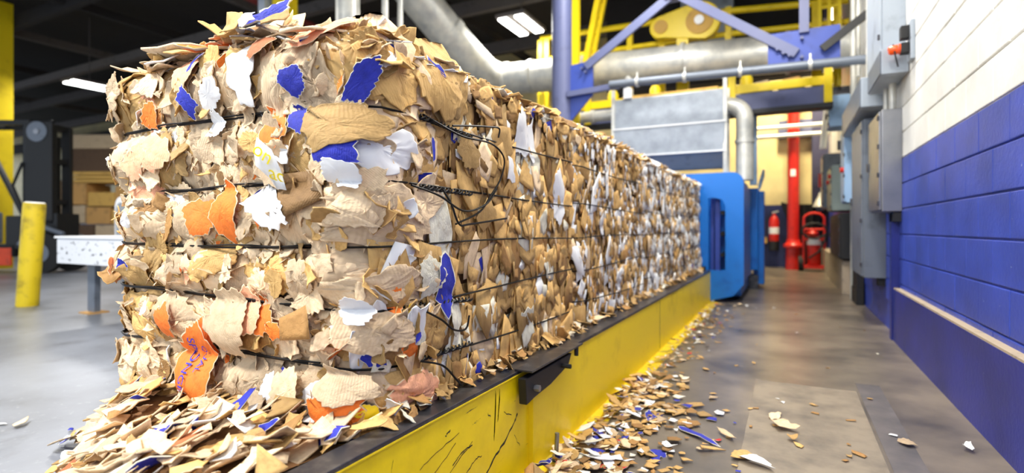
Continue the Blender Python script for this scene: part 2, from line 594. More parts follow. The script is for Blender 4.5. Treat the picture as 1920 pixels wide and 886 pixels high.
TPL = {
    'sheet': [flake(rng, int(rng.integers(5, 8)), 8, (0.18, 0.38, 0.58, 0.78, 0.955, 1.0), 0.085, 0.25, 0.18, 0.045, 0.36, 0.02) for _ in range(26)],
    'torn': [flake(rng, int(rng.integers(4, 7)), 4, (0.5, 0.94, 1.0), 0.09, 0.5, 0.4, 0.06, 0.32, 0.03) for _ in range(26)],
    'cut': [flake(rng, int(rng.integers(3, 6)), 2, (0.55, 1.0), 0.02, 0.45, 0.3, 0.02, 0.22, 0.04) for _ in range(26)],
    'leaf': [flake(rng, int(rng.integers(4, 6)), 1, (1.0,), 0.0, 0.0, 0.05, 0.01, 0.26, 0.03, 0.785) for _ in range(20)],
    'chip': [flake(rng, 4 if _ % 3 else 5, 2, (0.6, 1.0), 0.05, 0.03, 0.05, 0.008, 0.24, 0.03, 0.785) for _ in range(24)],
}
TPL_MESH = {}


def tpl_mesh(kind, i):
    """the shared mesh of a template"""
    if (kind, i) not in TPL_MESH:
        v, t, mi = TPL[kind][i]
        TPL_MESH[(kind, i)] = tri_mesh('cardboard_scrap', v, t, mi, v[:, :2] + 0.5)
    return TPL_MESH[(kind, i)]


def tri_mesh(name, v, t, mi, uv=None, tint=None):
    me = bpy.data.meshes.new(name)
    me.vertices.add(len(v))
    me.vertices.foreach_set('co', np.asarray(v, dtype=np.float32).ravel())
    me.loops.add(len(t) * 3)
    me.loops.foreach_set('vertex_index', np.asarray(t, dtype=np.int32).ravel())
    me.polygons.add(len(t))
    me.polygons.foreach_set('loop_start', np.arange(len(t), dtype=np.int32) * 3)
    me.polygons.foreach_set('material_index', np.asarray(mi, dtype=np.int32))
    if uv is not None:
        l = me.uv_layers.new(name='UVMap')
        l.data.foreach_set('uv', np.asarray(uv, dtype=np.float32)[np.asarray(t).ravel()].ravel())
    if tint is not None:
        a = me.attributes.new('tint', 'FLOAT', 'FACE')
        a.data.foreach_set('value', np.asarray(tint, dtype=np.float32))
    me.update(calc_edges=True)
    me.validate()
    return me


def frame(n, ang):
    n = np.asarray(n, float)
    n = n / np.linalg.norm(n)
    ref = np.array([0, 0, 1.0]) if abs(n[2]) < 0.9 else np.array([0, 1.0, 0])
    ex = np.cross(ref, n)
    ex /= np.linalg.norm(ex)
    ey = np.cross(n, ex)
    c, s = math.cos(ang), math.sin(ang)
    return ex * c + ey * s, ey * c - ex * s, n


def tilt(n, amt):
    n = np.asarray(n, float) + rng.normal(0, amt, 3)
    return n / np.linalg.norm(n)


def inst(kind, pos, n, ang, sx, sy, col, sz=None, i=None):
    ex, ey, nn = frame(n, ang)
    A = np.column_stack([ex * sx, ey * sy, nn * (sz or math.sqrt(sx * sy))])
    i = int(rng.integers(len(TPL[kind]))) if i is None else i
    p = np.asarray(pos, float)
    d = max(0.5, -p[0] * SY + p[1] * CY)
    return dict(t=(kind, i), A=A, p=p, col=col, score=sx * sy / d / d)


EDGE_OF = {'white': 'white', 'cream': 'cream', 'blue': 'cream', 'orange': 'light', 'peach': 'light', 'yellow': 'light', 'red': 'cream', 'dark': 'kraft', 'kraft': 'kraft'}


def emit(flakes, parent, name, n_single, stuff_name, setup=None, extra=None, stuff_parent=True):
    """the n_single largest flakes become objects of their own, the rest one object of kind stuff"""
    flakes = sorted(flakes, key=lambda f: -f['score'])
    o = np.array(ORIGIN[parent.name]) if parent is not None else np.zeros(3)
    for f in flakes[:n_single]:
        if 'v' in f:
            org = f['v'].mean(0)
            me = tri_mesh(name, f['v'] - org, f['tri'], f['mi'], f['uv'])
            mw = Matrix.Translation(Vector(org - o))
        else:
            me = tpl_mesh(*f['t'])
            A, p = f['A'], f['p'] - o
            mw = Matrix(((A[0, 0], A[0, 1], A[0, 2], p[0]), (A[1, 0], A[1, 1], A[1, 2], p[1]), (A[2, 0], A[2, 1], A[2, 2], p[2]), (0, 0, 0, 1)))
        if len(me.materials) == 0:
            me.materials.append(M['kraft'])
            me.materials.append(M['edge'])
        ob = bpy.data.objects.new(name, me)
        COL.objects.link(ob)
        for k, mt in enumerate((M[f['col']], M[EDGE_OF.get(f['col'], 'edge')])):
            ob.material_slots[k].link = 'OBJECT'
            ob.material_slots[k].material = mt
        if parent is not None:
            ob.parent = parent
        ob.matrix_basis = mw
        ORIGIN[ob.name] = Vector(f['v'].mean(0)) if 'v' in f else Vector(f['p'])
        f['ob'] = ob
        if setup:
            setup(ob, f)
    keys = list(SCRAP) + ['edge', 'core']
    V, T, MI, UV, TI = [], [], [], [], []
    base = 0
    for f in flakes[n_single:]:
        if 'v' in f:
            v, t, mi, uv = f['v'], f['tri'], f['mi'], f['uv']
        else:
            v0, t, mi = TPL[f['t'][0]][f['t'][1]]
            v = v0 @ f['A'].T + f['p']
            uv = v0[:, :2] + 0.5
        V.append(v)
        T.append(t + base)
        lut = np.array([keys.index(f['col']), keys.index(EDGE_OF.get(f['col'], 'edge'))])
        MI.append(lut[mi])
        UV.append(uv + rng.uniform(0, 5, 2))
        TI.append(np.full(len(t), rng.uniform(0, 1)))
        base += len(v)
    if extra:
        v, t = extra
        V.append(v)
        T.append(t + base)
        MI.append(np.full(len(t), keys.index('core')))
        UV.append(v[:, :2])
        TI.append(np.zeros(len(t)))
    if not V:
        return None
    V = np.concatenate(V)
    sp = parent if stuff_parent else None
    so = o if sp is not None else V.mean(0) * np.array([1, 1, 0])
    me = tri_mesh(stuff_name, V - so, np.concatenate(T), np.concatenate(MI), np.concatenate(UV), np.concatenate(TI))
    for k in keys:
        me.materials.append(M[k])
    ob = bpy.data.objects.new(stuff_name, me)
    COL.objects.link(ob)
    if sp is not None:
        ob.parent = sp
    else:
        ob.location = Vector(so)
    ob['kind'] = 'stuff'
    return ob


def pick(w):
    k = list(w)
    p = np.array([w[x] for x in k], float)
    return k[int(rng.choice(len(k), p=p / p.sum()))]


# ------------------------------------------------------------------ the bales
BX0, BX1 = -2.30, -1.05
BZ0, BZ1 = 0.38, 1.555
STRAPS = [0.565, 0.745, 0.918, 1.098, 1.318]
LEVELS = [BZ0] + STRAPS + [BZ1 + 0.04]
RC = 0.10


class Surf:
    """horizontal outline of a bale (left side, front, right side) with a pillow between each pair of wires"""

    def __init__(self, y0, y1, a_front, a_left, a_right, seed):
        self.y0, self.y1 = y0, y1
        self.af, self.al, self.ar = a_front, a_left, a_right
        self.L1 = 0.9
        self.La = RC * math.pi / 2
        self.Lf = BX1 - BX0 - 2 * RC
        self.ph = np.random.default_rng(seed).uniform(0, 6.28, 12)

    def outline(self, s):
        # s = 0 at the front-left corner arc start
        if s < 0:
            return BX0, self.y0 + RC - s, -1.0, 0.0, self.al
        if s < self.La:
            a = s / RC
            return BX0 + RC - RC * math.cos(a), self.y0 + RC - RC * math.sin(a), -math.cos(a), -math.sin(a), self.al + (self.af - self.al) * s / self.La
        s -= self.La
        if s < self.Lf:
            return BX0 + RC + s, self.y0, 0.0, -1.0, self.af
        s -= self.Lf
        if s < self.La:
            a = s / RC
            return BX1 - RC + RC * math.sin(a), self.y0 + RC - RC * math.cos(a), math.sin(a), -math.cos(a), self.af + (self.ar - self.af) * s / self.La
        s -= self.La
        return BX1, self.y0 + RC + s, 1.0, 0.0, self.ar

    def bulge(self, z):
        for a, b_ in zip(LEVELS[:-1], LEVELS[1:]):
            if a <= z <= b_:
                t = (z - a) / (b_ - a)
                return math.sin(math.pi * t) ** 0.7
        return 0.0

    def at(self, s, z):
        x, y, nx, ny, amp = self.outline(s)
        p = self.ph
        w = 0.5 * math.sin(s * 7 + z * 5 + p[0]) + 0.35 * math.sin(s * 13 - z * 11 + p[1]) + 0.3 * math.sin(s * 23 + z * 17 + p[2])
        off = amp * self.bulge(z) * (0.85 + 0.3 * w) + 0.012 * w
        if z > BZ1 - 0.1:
            off -= 0.9 * (z - BZ1 + 0.1) ** 2 * 4
        return np.array([x + nx * off, y + ny * off, z]), np.array([nx, ny, 0.0])

    def s_of_x(self, x):
        return self.La + (x - BX0 - RC)

    def s_of_y(self, y):
        return 2 * self.La + self.Lf + (y - self.y0 - RC)


def drape(S, kind, s0, z0, w, h, rot, off, col, i=None, score=None, relief=0.7):
    """a scrap pressed onto the bale so that it follows the pillows"""
    i = int(rng.integers(len(TPL[kind]))) if i is None else i
    v0, t, mi = TPL[kind][i]
    c, s_ = math.cos(rot), math.sin(rot)
    out = np.zeros_like(v0)
    for k, (x, y, zz) in enumerate(v0):
        u, q = x * w, y * h
        z = z0 + u * s_ + q * c
        p, n = S.at(s0 + u * c - q * s_, min(z, BZ1 + 0.06))
        out[k] = p + n * (off + zz * math.sqrt(w * h) * relief)
    p = out.mean(0)
    d = max(0.5, -p[0] * SY + p[1] * CY)
    return dict(v=out, tri=t, mi=mi, uv=v0[:, :2] + 0.5, col=col, score=score or w * h / d / d)


def core_mesh(S, y1, amp_back=0.0):
    """the packed body of a bale, a little below its scraps"""
    s0, s1 = -S.L1, S.s_of_y(y1)
    ss = np.linspace(s0, s1, 90)
    zs = np.linspace(BZ0, BZ1, 44)
    vs, fs = [], []
    for z in zs:
        for s in ss:
            p, n = S.at(s, z)
            p = p - n * 0.018 + rng.normal(0, 0.003, 3)
            p[1] = min(p[1], y1)
            vs.append(p)
    n = len(ss)
    for a in range(len(zs) - 1):
        for k in range(n - 1):
            fs.append((a * n + k, a * n + k + 1, (a + 1) * n + k + 1, (a + 1) * n + k))
    o = len(vs)
    # back edge on the left, then caps
    for z in zs:
        vs.append(np.array([BX0 + 0.02, y1, z]))
    for a in range(len(zs) - 1):
        fs.append((o + a, a * n, (a + 1) * n, o + a + 1))
        fs.append((a * n + n - 1, o + a, o + a + 1, (a + 1) * n + n - 1))
    fs.append(tuple([o + len(zs) - 1] + [(len(zs) - 1) * n + k for k in range(n)]))
    fs.append(tuple([o] + [k for k in range(n)][::-1]))
    return vs, fs


BALES = [
    (1.17, 2.70, 'nearest cardboard bale, its torn end face towards the open floor', 'bale with orange and blue scraps'),
    (2.73, 4.25, 'second cardboard bale in the row on the yellow beam', None),
    (4.28, 5.80, 'third cardboard bale in the row, next but one to the blue baler', None),
    (5.83, 7.40, 'farthest cardboard bale, coming out of the blue baler', None),
]
WIRE_R = 0.0036

for bi, (y0, y1, label, _) in enumerate(BALES):
    t = thing('cardboard_bale', label, 'bale', ((BX0 + BX1) / 2, (y0 + y1) / 2, BZ0), 'cardboard bales in a row')
    S = Surf(y0, y1, 0.052 if bi == 0 else 0.02, 0.065 if bi == 0 else 0.02, 0.022, 11 + bi)
    mb = MB()
    mb.add(*core_mesh(S, y1))
    mb.build('packed_core', M['core'], t)
    F = []
    fw = {'light': 0.52, 'kraft': 0.21, 'grey': 0.13, 'dark': 0.03, 'white': 0.06, 'peach': 0.02, 'orange': 0.02, 'blue': 0.02}
    fw0 = {'light': 0.64, 'kraft': 0.16, 'grey': 0.17, 'white': 0.015, 'peach': 0.015}
    if bi == 0:
        sR = S.s_of_x(BX1 - RC) + S.La
        # big sheets draped over every pillow of the end face
        for layer in range(3):
            for li, (a, c) in enumerate(zip(LEVELS[:-1], LEVELS[1:])):
                s = -0.34 + rng.uniform(0, 0.1)
                while s < sR + 0.05:
                    w = rng.uniform(0.13, 0.30) * (1.15, 0.9, 0.62)[layer]
                    h = (c - a) * rng.uniform(1.0, 1.35) * (1.1, 0.9, 0.62)[layer]
                    zc = (a + c) / 2 + rng.uniform(-0.3, 0.3) * (c - a) * (0.2, 0.6, 1.0)[layer]
                    if not (layer == 0 and rng.uniform() < 0.06):
                        F.append(drape(S, 'sheet', s + w / 2, zc, w * 1.3, h * 1.1, rng.uniform(-0.5, 0.5), 0.004 + layer * 0.011 + rng.uniform(0, 0.006), pick(fw if layer == 2 else fw0), relief=0.8))
                    s += w * (0.85, 1.2, 1.6)[layer]
        # lifted torn pieces
        for _ in range(150):
            s = rng.uniform(-0.35, sR + 0.03)
            z = rng.uniform(BZ0 + 0.02, BZ1)
            p, n = S.at(s, z)
            q = rng.uniform(0.035, 0.105)
            F.append(inst('torn', p + n * rng.uniform(0.012, 0.03), tilt(n, 0.2), rng.uniform(0, 6.28), q, q * rng.uniform(0.7, 1.7), pick(fw)))
        # small crumbs tucked along the wires and edges
        for _ in range(420):
            s = rng.uniform(-0.4, sR)
            z = rng.choice(LEVELS[1:]) + rng.normal(0, 0.022)
            p, n = S.at(s, min(z, BZ1))
            q = rng.uniform(0.015, 0.05)
            F.append(inst('torn' if rng.uniform() < 0.6 else 'cut', p + n * rng.uniform(0.0, 0.02), tilt(n, 0.8), rng.uniform(0, 6.28), q, q * rng.uniform(0.6, 2.2), pick(fw)))
        # flat torn boards overlapping like shingles, some bridging the wires
        for _ in range(110):
            s = rng.uniform(-0.2, sR)
            z = rng.uniform(BZ0 + 0.05, BZ1 - 0.04)
            p, n = S.at(s, z)
            q = rng.uniform(0.07, 0.16)
            F.append(inst('sheet', p + n * rng.uniform(0.018, 0.034), tilt(n, 0.13), rng.uniform(0, 6.28), q, q * rng.uniform(0.6, 1.4), pick({'light': 0.45, 'kraft': 0.24, 'grey': 0.2, 'dark': 0.06, 'white': 0.03, 'peach': 0.02}), sz=q * 0.8))
        for _ in range(120):
            s = rng.uniform(-0.2, sR + 0.05)
            z = rng.uniform(BZ0 + 0.03, BZ1 - 0.02)
            p, n = S.at(s, z)
            q = rng.uniform(0.03, 0.08)
            F.append(inst('torn' if rng.uniform() < 0.6 else 'cut', p + n * rng.uniform(0.03, 0.045), tilt(n, 0.35), rng.uniform(0, 6.28), q, q * rng.uniform(0.7, 1.8), pick({'light': 0.4, 'kraft': 0.26, 'grey': 0.14, 'dark': 0.10, 'white': 0.05, 'blue': 0.03, 'orange': 0.02})))
        # thin torn slivers and curled edges
        for _ in range(240):
            s = rng.uniform(-0.3, sR)
            z = rng.uniform(BZ0 + 0.05, BZ1 - 0.02)
            p, n = S.at(s, z)
            F.append(inst('torn', p + n * rng.uniform(0.015, 0.035), tilt((n[0] * 0.5, n[1] * 0.5, rng.choice([-1, 1]) * 0.7), 0.4), rng.uniform(0, 6.28), rng.uniform(0.012, 0.03), rng.uniform(0.03, 0.09), pick({'light': 0.7, 'kraft': 0.2, 'grey': 0.1}), sz=0.03))
        # ragged fringe on the left edge
        for _ in range(150):
            s = rng.uniform(-0.25, 0.12)
            z = rng.uniform(BZ0, BZ1)
            p, n = S.at(s, z)
            q = rng.uniform(0.03, 0.10)
            F.append(inst('torn', p + n * rng.uniform(0.0, 0.03), tilt((rng.uniform(-1, 0.3), -0.8, rng.uniform(-0.6, 0.6)), 0.4), rng.uniform(0, 6.28), q, q * rng.uniform(0.6, 1.4), pick(fw)))
        # the crushed near corner
        for _ in range(150):
            s = rng.uniform(sR - 0.2, sR + 0.12)
            z = rng.uniform(BZ0, BZ1)
            p, n = S.at(s, z)
            q = rng.uniform(0.04, 0.12)
            F.append(inst('torn', p + n * rng.uniform(0.0, 0.02), tilt(n, 0.5), rng.uniform(0, 6.28), q, q * rng.uniform(0.7, 1.5), pick({'kraft': 0.6, 'light': 0.2, 'dark': 0.08, 'grey': 0.1, 'orange': 0.02, 'white': 0.04, 'blue': 0.02})))
        # pieces that can be recognised on the end face: colour, x, z, width, height, turn
        HERO = [('orange', -1.72, 1.02, 0.17, 0.14, 0.2), ('orange', -1.60, 1.02, 0.16, 0.16, -0.1), ('peach', -1.99, 1.25, 0.20, 0.19, 0.1), ('peach', -2.08, 1.22, 0.14, 0.14, 0.4),
                ('orange', -1.35, 1.27, 0.09, 0.14, 0.3), ('orange', -1.71, 0.60, 0.09, 0.15, 0.1), ('orange', -1.42, 0.70, 0.10, 0.13, 0.3), ('orange', -1.36, 0.665, 0.08, 0.05, 0.2),
                ('orange', -1.15, 0.46, 0.13, 0.10, 0.2), ('yellow', -1.08, 0.455, 0.04, 0.05, 0.2), ('peach', -1.83, 1.50, 0.12, 0.13, 0.5), ('orange', -2.03, 1.37, 0.07, 0.10, 0.3),
                ('orange', -1.86, 0.66, 0.06, 0.13, 0.5), ('peach', -1.50, 0.71, 0.14, 0.13, 0.0), ('peach', -1.22, 1.545, 0.22, 0.08, 0.2),
                ('white', -1.37, 1.03, 0.20, 0.13, -0.2), ('white', -1.485, 1.46, 0.16, 0.21, 0.2), ('white', -1.66, 1.31, 0.07, 0.08, 0.0), ('white', -1.66, 1.40, 0.10, 0.09, 0.4),
                ('blue', -1.255, 1.395, 0.08, 0.075, 0.5), ('blue', -1.25, 1.285, 0.07, 0.08, 0.6), ('blue', -1.13, 1.20, 0.075, 0.10, 0.0), ('blue', -1.09, 1.38, 0.055, 0.11, -0.4),
                ('blue', -1.77, 1.39, 0.07, 0.09, 0.7), ('blue', -1.74, 1.52, 0.09, 0.05, 0.7),
                ('dark', -1.275, 1.075, 0.24, 0.12, -0.1), ('dark', -1.265, 0.69, 0.12, 0.085, 0.0), ('white', -1.12, 1.12, 0.065, 0.07, 0.3), ('white', -1.375, 0.495, 0.06, 0.09, 0.2),
                ('light', -1.31, 0.49, 0.10, 0.14, -0.4), ('light', -1.12, 0.53, 0.11, 0.10, 0.0), ('white', -1.10, 0.745, 0.05, 0.07, 0.5), ('white', -2.0, 0.69, 0.06, 0.05, 0.2),
                ('kraft', -1.13, 1.26, 0.18, 0.12, 0.2), ('kraft', -1.16, 0.36, 0.2, 0.12, 0.2), ('grey', -1.55, 0.68, 0.16, 0.2, 0.7), ('rust', -1.42, 1.52, 0.09, 0.08, 0.0)]
        for k, (col, x, z, w, h, r) in enumerate(HERO):
            F.append(drape(S, 'sheet' if col != 'dark' else 'cut', S.s_of_x(x), z, w * 1.15, h * 1.15, r, 0.034 + 0.0007 * k + 0.012, col, i=k % 26, score=9, relief=0.35))
        rnd = int(np.argmax([np.linalg.norm(v_[len(v_) // 2 - 1 - 40:len(v_) // 2, :2], axis=1).min() for v_, _t, _m in TPL['sheet']]))
        sponge = drape(S, 'sheet', S.s_of_x(-1.70), 0.53, 0.20, 0.30, 0.1, 0.078, 'orange', i=rnd, score=10, relief=0.08)
        sacks = drape(S, 'cut', S.s_of_x(-1.335), 1.15, 0.075, 0.18, 0.45, 0.078, 'white', i=5, score=10, relief=0.08)
        F += [sponge, sacks]
    # sheared side face: upright slivers and leaf-shaped cuts
    near = bi == 0
    sw = [{'kraft': 0.64, 'light': 0.08, 'dark': 0.16, 'cream': 0.09, 'blue': 0.012, 'white': 0.02},
          {'kraft': 0.52, 'light': 0.14, 'dark': 0.09, 'white': 0.25}, {'kraft': 0.38, 'light': 0.16, 'grey': 0.06, 'dark': 0.05, 'white': 0.38, 'blue': 0.01},
          {'kraft': 0.30, 'light': 0.16, 'grey': 0.08, 'dark': 0.06, 'white': 0.43, 'blue': 0.02}][bi]
    for layer in range(3):
        for _ in range((520, 560, 520, 520)[bi]):
            y = rng.uniform(y0 + (0.04 if near else 0.0), y1)
            z = rng.uniform(BZ0 + 0.01, BZ1)
            p, n = S.at(S.s_of_y(y), z)
            big = rng.uniform() < (0.30 if near else 0.14)
            y = min(max(y, y0 + 0.035), y1 - 0.035)
            w = rng.uniform(0.022, 0.08) * (1.9 if big else 1.0) * (1.1 if near else 0.95)
            h = w * rng.uniform(0.9, 2.4) / (1.25 if big else 1.0)
            if z > BZ1 - 0.16:
                h = min(h, 0.065)
            z = min(z, BZ1 - 0.02 - 0.5 * h)
            p, n = S.at(S.s_of_y(y), z)
            F.append(inst('chip' if rng.uniform() < (0.75 if near else 0.5) else 'leaf', p + n * (layer * 0.005 + rng.uniform(0, 0.01) - 0.006), tilt(n, 0.055 if layer < 2 else 0.10), rng.normal(0, 0.32), w, h, (col_ := pick(sw)), sz=w))
            if col_ == 'white' and not near:
                F[-1]['A'][:, 1] *= 1.3
    # slivers standing edge-on
    for _ in range(230):
        y = rng.uniform(y0 + 0.05, y1)
        z = rng.uniform(BZ0 + 0.03, BZ1)
        p, n = S.at(S.s_of_y(y), z)
        if z > BZ1 - 0.12:
            continue
        F.append(inst('leaf', p + n * 0.004, tilt((0.6, rng.choice([-1, 1]) * 0.8, 0), 0.15), rng.normal(0, 0.2), rng.uniform(0.015, 0.03), rng.uniform(0.05, 0.14), pick(sw), sz=0.04))
    # top: loose flat layers, ragged along the edge
    for _ in range(480 if near else 640):
        x = BX1 + 0.02 - abs(rng.normal(0, 0.16)) if rng.uniform() < 0.85 else rng.uniform(BX0, BX1)
        y = rng.uniform(y0 + (0.0 if near else 0.04), y1 - 0.04)
        if x < BX0 or x > BX1 + 0.025:
            continue
        q = rng.uniform(0.035, 0.10)
        F.append(inst('cut' if rng.uniform() < 0.5 else 'torn', (x, y, BZ1 + rng.uniform(-0.035, 0.014) - (0.015 if near else 0) - 0.3 * max(0.0, x - BX1 + 0.05)), tilt((0.15, -0.1, 1), 0.24), rng.uniform(0, 6.28), q, q * rng.uniform(0.7, 1.8), pick(dict(sw, white=sw.get('white', 0) + 0.12))))
    for _ in range(150 if near else 90):   # crumbs fallen on the steel flange
        y = rng.uniform(y0 - 0.1, y1)
        q = rng.uniform(0.02, 0.06)
        F.append(inst('cut' if rng.uniform() < 0.5 else 'torn', (-1.0 + rng.uniform(-0.05, 0.035), y, 0.43 + rng.uniform(0, 0.03)), tilt((0.5, 0, 1), 0.4), rng.uniform(0, 6.28), q, q * rng.uniform(0.6, 2.0), pick({'kraft': 0.5, 'dark': 0.3, 'light': 0.12, 'cream': 0.08})))
    if near:
        for _ in range(240):   # front top edge and its heap
            x = rng.uniform(BX0, BX1)
            y = y0 + abs(rng.normal(0, 0.16)) - 0.02
            hump = 0.05 * math.exp(-((x + 1.6) / 0.3) ** 2) + 0.025 - 0.07 * max(0, (x + 1.4) / 0.35)
            q = rng.uniform(0.05, 0.16)
            F.append(inst('torn' if rng.uniform() < 0.7 else 'cut', (x, y, BZ1 + hump - abs(rng.normal(0, 0.025))), tilt((0, -0.3, 1), 0.2), rng.uniform(0, 6.28), q, q * rng.uniform(0.6, 1.6), pick(fw)))
        TOP = [('blue', -1.47, 1.13, 1.648, 0.36, 0.10, 0.12), ('kraft', -1.56, 1.09, 1.625, 0.13, 0.09, -0.3), ('white', -1.48, 1.075, 1.622, 0.07, 0.07, 0.4), ('kraft', -1.34, 1.07, 1.60, 0.14, 0.07, 0.1),
               ('peach', -1.21, 1.10, 1.555, 0.20, 0.14, 0.3), ('grey', -1.27, 1.2, 1.59, 0.22, 0.14, 0.0), ('white', -1.17, 1.28, 1.565, 0.22, 0.14, 0.2), ('peach', -1.13, 1.25, 1.55, 0.12, 0.10, 0.2),
               ('grey', -1.95, 1.18, 1.60, 0.3, 0.18, 0.1), ('white', -2.0, 1.14, 1.59, 0.16, 0.12, -0.2), ('kraft', -1.85, 1.15, 1.605, 0.2, 0.12, 0.1), ('kraft', -2.15, 1.15, 1.565, 0.12, 0.08, 0.2),
               ('white', -1.17, 1.42, 1.58, 0.2, 0.14, 0.1), ('blue', -1.08, 1.4, 1.55, 0.06, 0.05, 0.1)]
        for k, (col, x, y, z, w, d, r) in enumerate(TOP):
            F.append(dict(inst('torn' if k else 'sheet', (x, y, z - 0.012), tilt((0.05, -1.0, 0.75) if k < 4 else (0.02, -0.28, 1), 0.06), r, w, d, col, i=(k * 3 + 1) % 26), score=8))
        SIDE = [('orange', 1.23, 0.78, 0.06, 0.16, 0.0), ('cream', 1.44, 0.99, 0.14, 0.21, 0.1), ('blue', 1.47, 0.78, 0.12, 0.18, 0.2), ('cream', 1.38, 0.82, 0.13, 0.12, 0.2), ('cream', 1.54, 0.67, 0.08, 0.12, 0.0),
                ('blue', 1.42, 1.46, 0.075, 0.13, 0.1), ('blue', 1.25, 1.48, 0.06, 0.07, 0.2), ('cream', 1.31, 1.46, 0.05, 0.09, 0.3), ('blue', 1.41, 1.23, 0.03, 0.09, 0.0), ('white', 2.07, 1.38, 0.13, 0.18, 0.2),
                ('white', 2.18, 1.36, 0.10, 0.16, 0.0), ('cream', 2.10, 0.55, 0.10, 0.17, 0.1), ('white', 2.49, 1.13, 0.13, 0.27, 0.1), ('dark', 1.31, 0.92, 0.10, 0.10, 0.1), ('kraft', 1.17, 1.23, 0.13, 0.14, 0.1),
                ('orange', 1.28, 0.60, 0.06, 0.08, 0.4), ('cream', 1.31, 0.65, 0.07, 0.08, 0.0), ('yellow', 1.29, 0.72, 0.05, 0.06, 0.3), ('kraft', 1.25, 0.49, 0.20, 0.12, 0.2), ('white', 1.91, 1.21, 0.07, 0.10, 0.1),
                ('blue', 1.30, 0.66, 0.025, 0.07, -0.5), ('kraft', 1.62, 1.25, 0.10, 0.13, 0.3), ('kraft', 1.75, 1.02, 0.12, 0.14, 0.1), ('kraft', 1.95, 1.15, 0.13, 0.17, 0.0), ('kraft', 1.5, 1.4, 0.1, 0.15, 0.2)]
        for k, (col, y, z, w, h, r) in enumerate(SIDE):
            F.append(drape(S, 'torn' if k % 3 else 'sheet', S.s_of_y(y), z, w * 1.1, h * 1.1, r, 0.026, col, i=(k * 5 + 2) % 26, score=8, relief=0.3))
    emit(F, t, 'cardboard_scrap', (300, 280, 200, 0)[bi], 'packed_scraps')
    # wires
    zw = STRAPS
    for k, z in enumerate(zw):
        pts = []
        s_from = -0.5 if near else S.s_of_y(y0)
        s = s_from
        while s <= S.s_of_y(y1) + 1e-6:
            dz = 0.010 * math.sin(s * 2.2 + k * 1.7) - (0.02 * (s - 1.3) if k == 0 and s > 1.3 else 0)
            p, n = S.at(s, z + dz)
            _, _, _, _, amp = S.outline(s)
            o_, n_ = S.outline(s)[:2], n
            base = np.array([o_[0], o_[1], z + dz])
            pts.append(base + n * (0.034 if amp < 0.03 else 0.05 + 0.005 * math.sin(s * 9 + k)))
            s += 0.05
        MB().tube(pts, WIRE_R, 6).build('baling_wire', M['wire'], t, smooth=True)
        if near:   # doubled strand on the end face
            q = [p + np.array([0, -0.004, 0.006 + 0.003 * math.sin(i * 0.8)]) for i, p in enumerate(pts) if i * 0.05 - 0.5 < 1.2]
            MB().tube(q, WIRE_R * 0.9, 6).build('baling_wire', M['wire'], t, smooth=True)
    if near:
        def smooth_path(pp, n=8):
            out = []
            P_ = [np.array(q, float) for q in pp]
            P_ = [2 * P_[0] - P_[1]] + P_ + [2 * P_[-1] - P_[-2]]
            for i in range(1, len(P_) - 2):
                for k in range(n):
                    u = k / n
                    a, b_, c, d = P_[i - 1:i + 3]
                    out.append(0.5 * (2 * b_ + (c - a) * u + (2 * a - 5 * b_ + 4 * c - d) * u * u + (3 * b_ - a - 3 * c + d) * u ** 3))
            out.append(P_[-2])
            return out
        TAILS = [[(-1.01, 1.35, 1.325), (-0.985, 1.53, 1.285), (-0.98, 1.73, 1.285), (-0.975, 1.82, 1.24), (-0.98, 1.80, 1.16), (-0.985, 1.73, 1.09), (-0.99, 1.66, 1.03), (-1.0, 1.52, 0.985)],
                 [(-1.0, 1.50, 1.315), (-0.985, 1.60, 1.33), (-0.98, 1.71, 1.345), (-0.975, 1.78, 1.35), (-0.975, 1.775, 1.315)],
                 [(-1.0, 1.44, 1.10), (-0.985, 1.47, 1.05), (-0.98, 1.51, 0.985), (-0.98, 1.58, 0.985), (-0.985, 1.86, 1.01)],
                 [(-1.0, 1.30, 0.735), (-0.985, 1.41, 0.68), (-0.98, 1.48, 0.635), (-0.985, 1.56, 0.625), (-0.99, 1.59, 0.665)],
                 [(-1.0, 1.32, 0.565), (-0.985, 1.42, 0.53), (-0.98, 1.49, 0.47), (-0.985, 1.53, 0.44)],
                 [(-1.0, 1.28, 1.10), (-0.985, 1.40, 1.075), (-0.985, 1.55, 1.03), (-0.985, 1.70, 1.06), (-0.985, 1.78, 1.12)]]
        for pp in TAILS:
            MB().tube(smooth_path(pp), WIRE_R, 6).build('wire_tail', M['wire'], t, smooth=True)
        for k, z in enumerate([1.318, 1.10, 0.735, 0.565]):   # twisted knots
            for ph in (0, math.pi):
                pts = []
                for i in range(60):
                    y = 1.33 + i * 0.0052
                    pts.append((-1.012 + 0.006 * math.cos(i * 0.75 + ph), y, z - 0.06 * (y - 1.33) * (1 if k in (0, 2) else 0.3) + 0.006 * math.sin(i * 0.75 + ph)))
                MB().tube(pts, WIRE_R, 5).build('wire_knot', M['wire'], t, smooth=True)

        def letters(txt, size, sheet, du, dv, rot, mat, name='lettering'):
            """flat print laid on a draped scrap"""
            cu = bpy.data.curves.new('print', 'FONT')
            cu.body = txt
            cu.size = size
            cu.align_x = 'CENTER'
            cu.align_y = 'CENTER'
            tmp = bpy.data.objects.new('print', cu)
            COL.objects.link(tmp)
            bpy.context.view_layer.update()
            me = bpy.data.meshes.new_from_object(tmp.evaluated_get(bpy.context.evaluated_depsgraph_get()))
            bpy.data.objects.remove(tmp)
            par = sheet['ob']
            org = ORIGIN[par.name]
            c, s_ = math.cos(rot), math.sin(rot)
            for v in me.vertices:
                u, q = v.co.x, v.co.y
                p, n = S.at(du + u * c - q * s_, dv + u * s_ + q * c)
                v.co = Vector(p + n * sheet.get('lift', 0.0855)) - org
            me.materials.clear()
            me.materials.append(mat)
            ob = bpy.data.objects.new(name, me)
            COL.objects.link(ob)
            ob.parent = par
            return ob
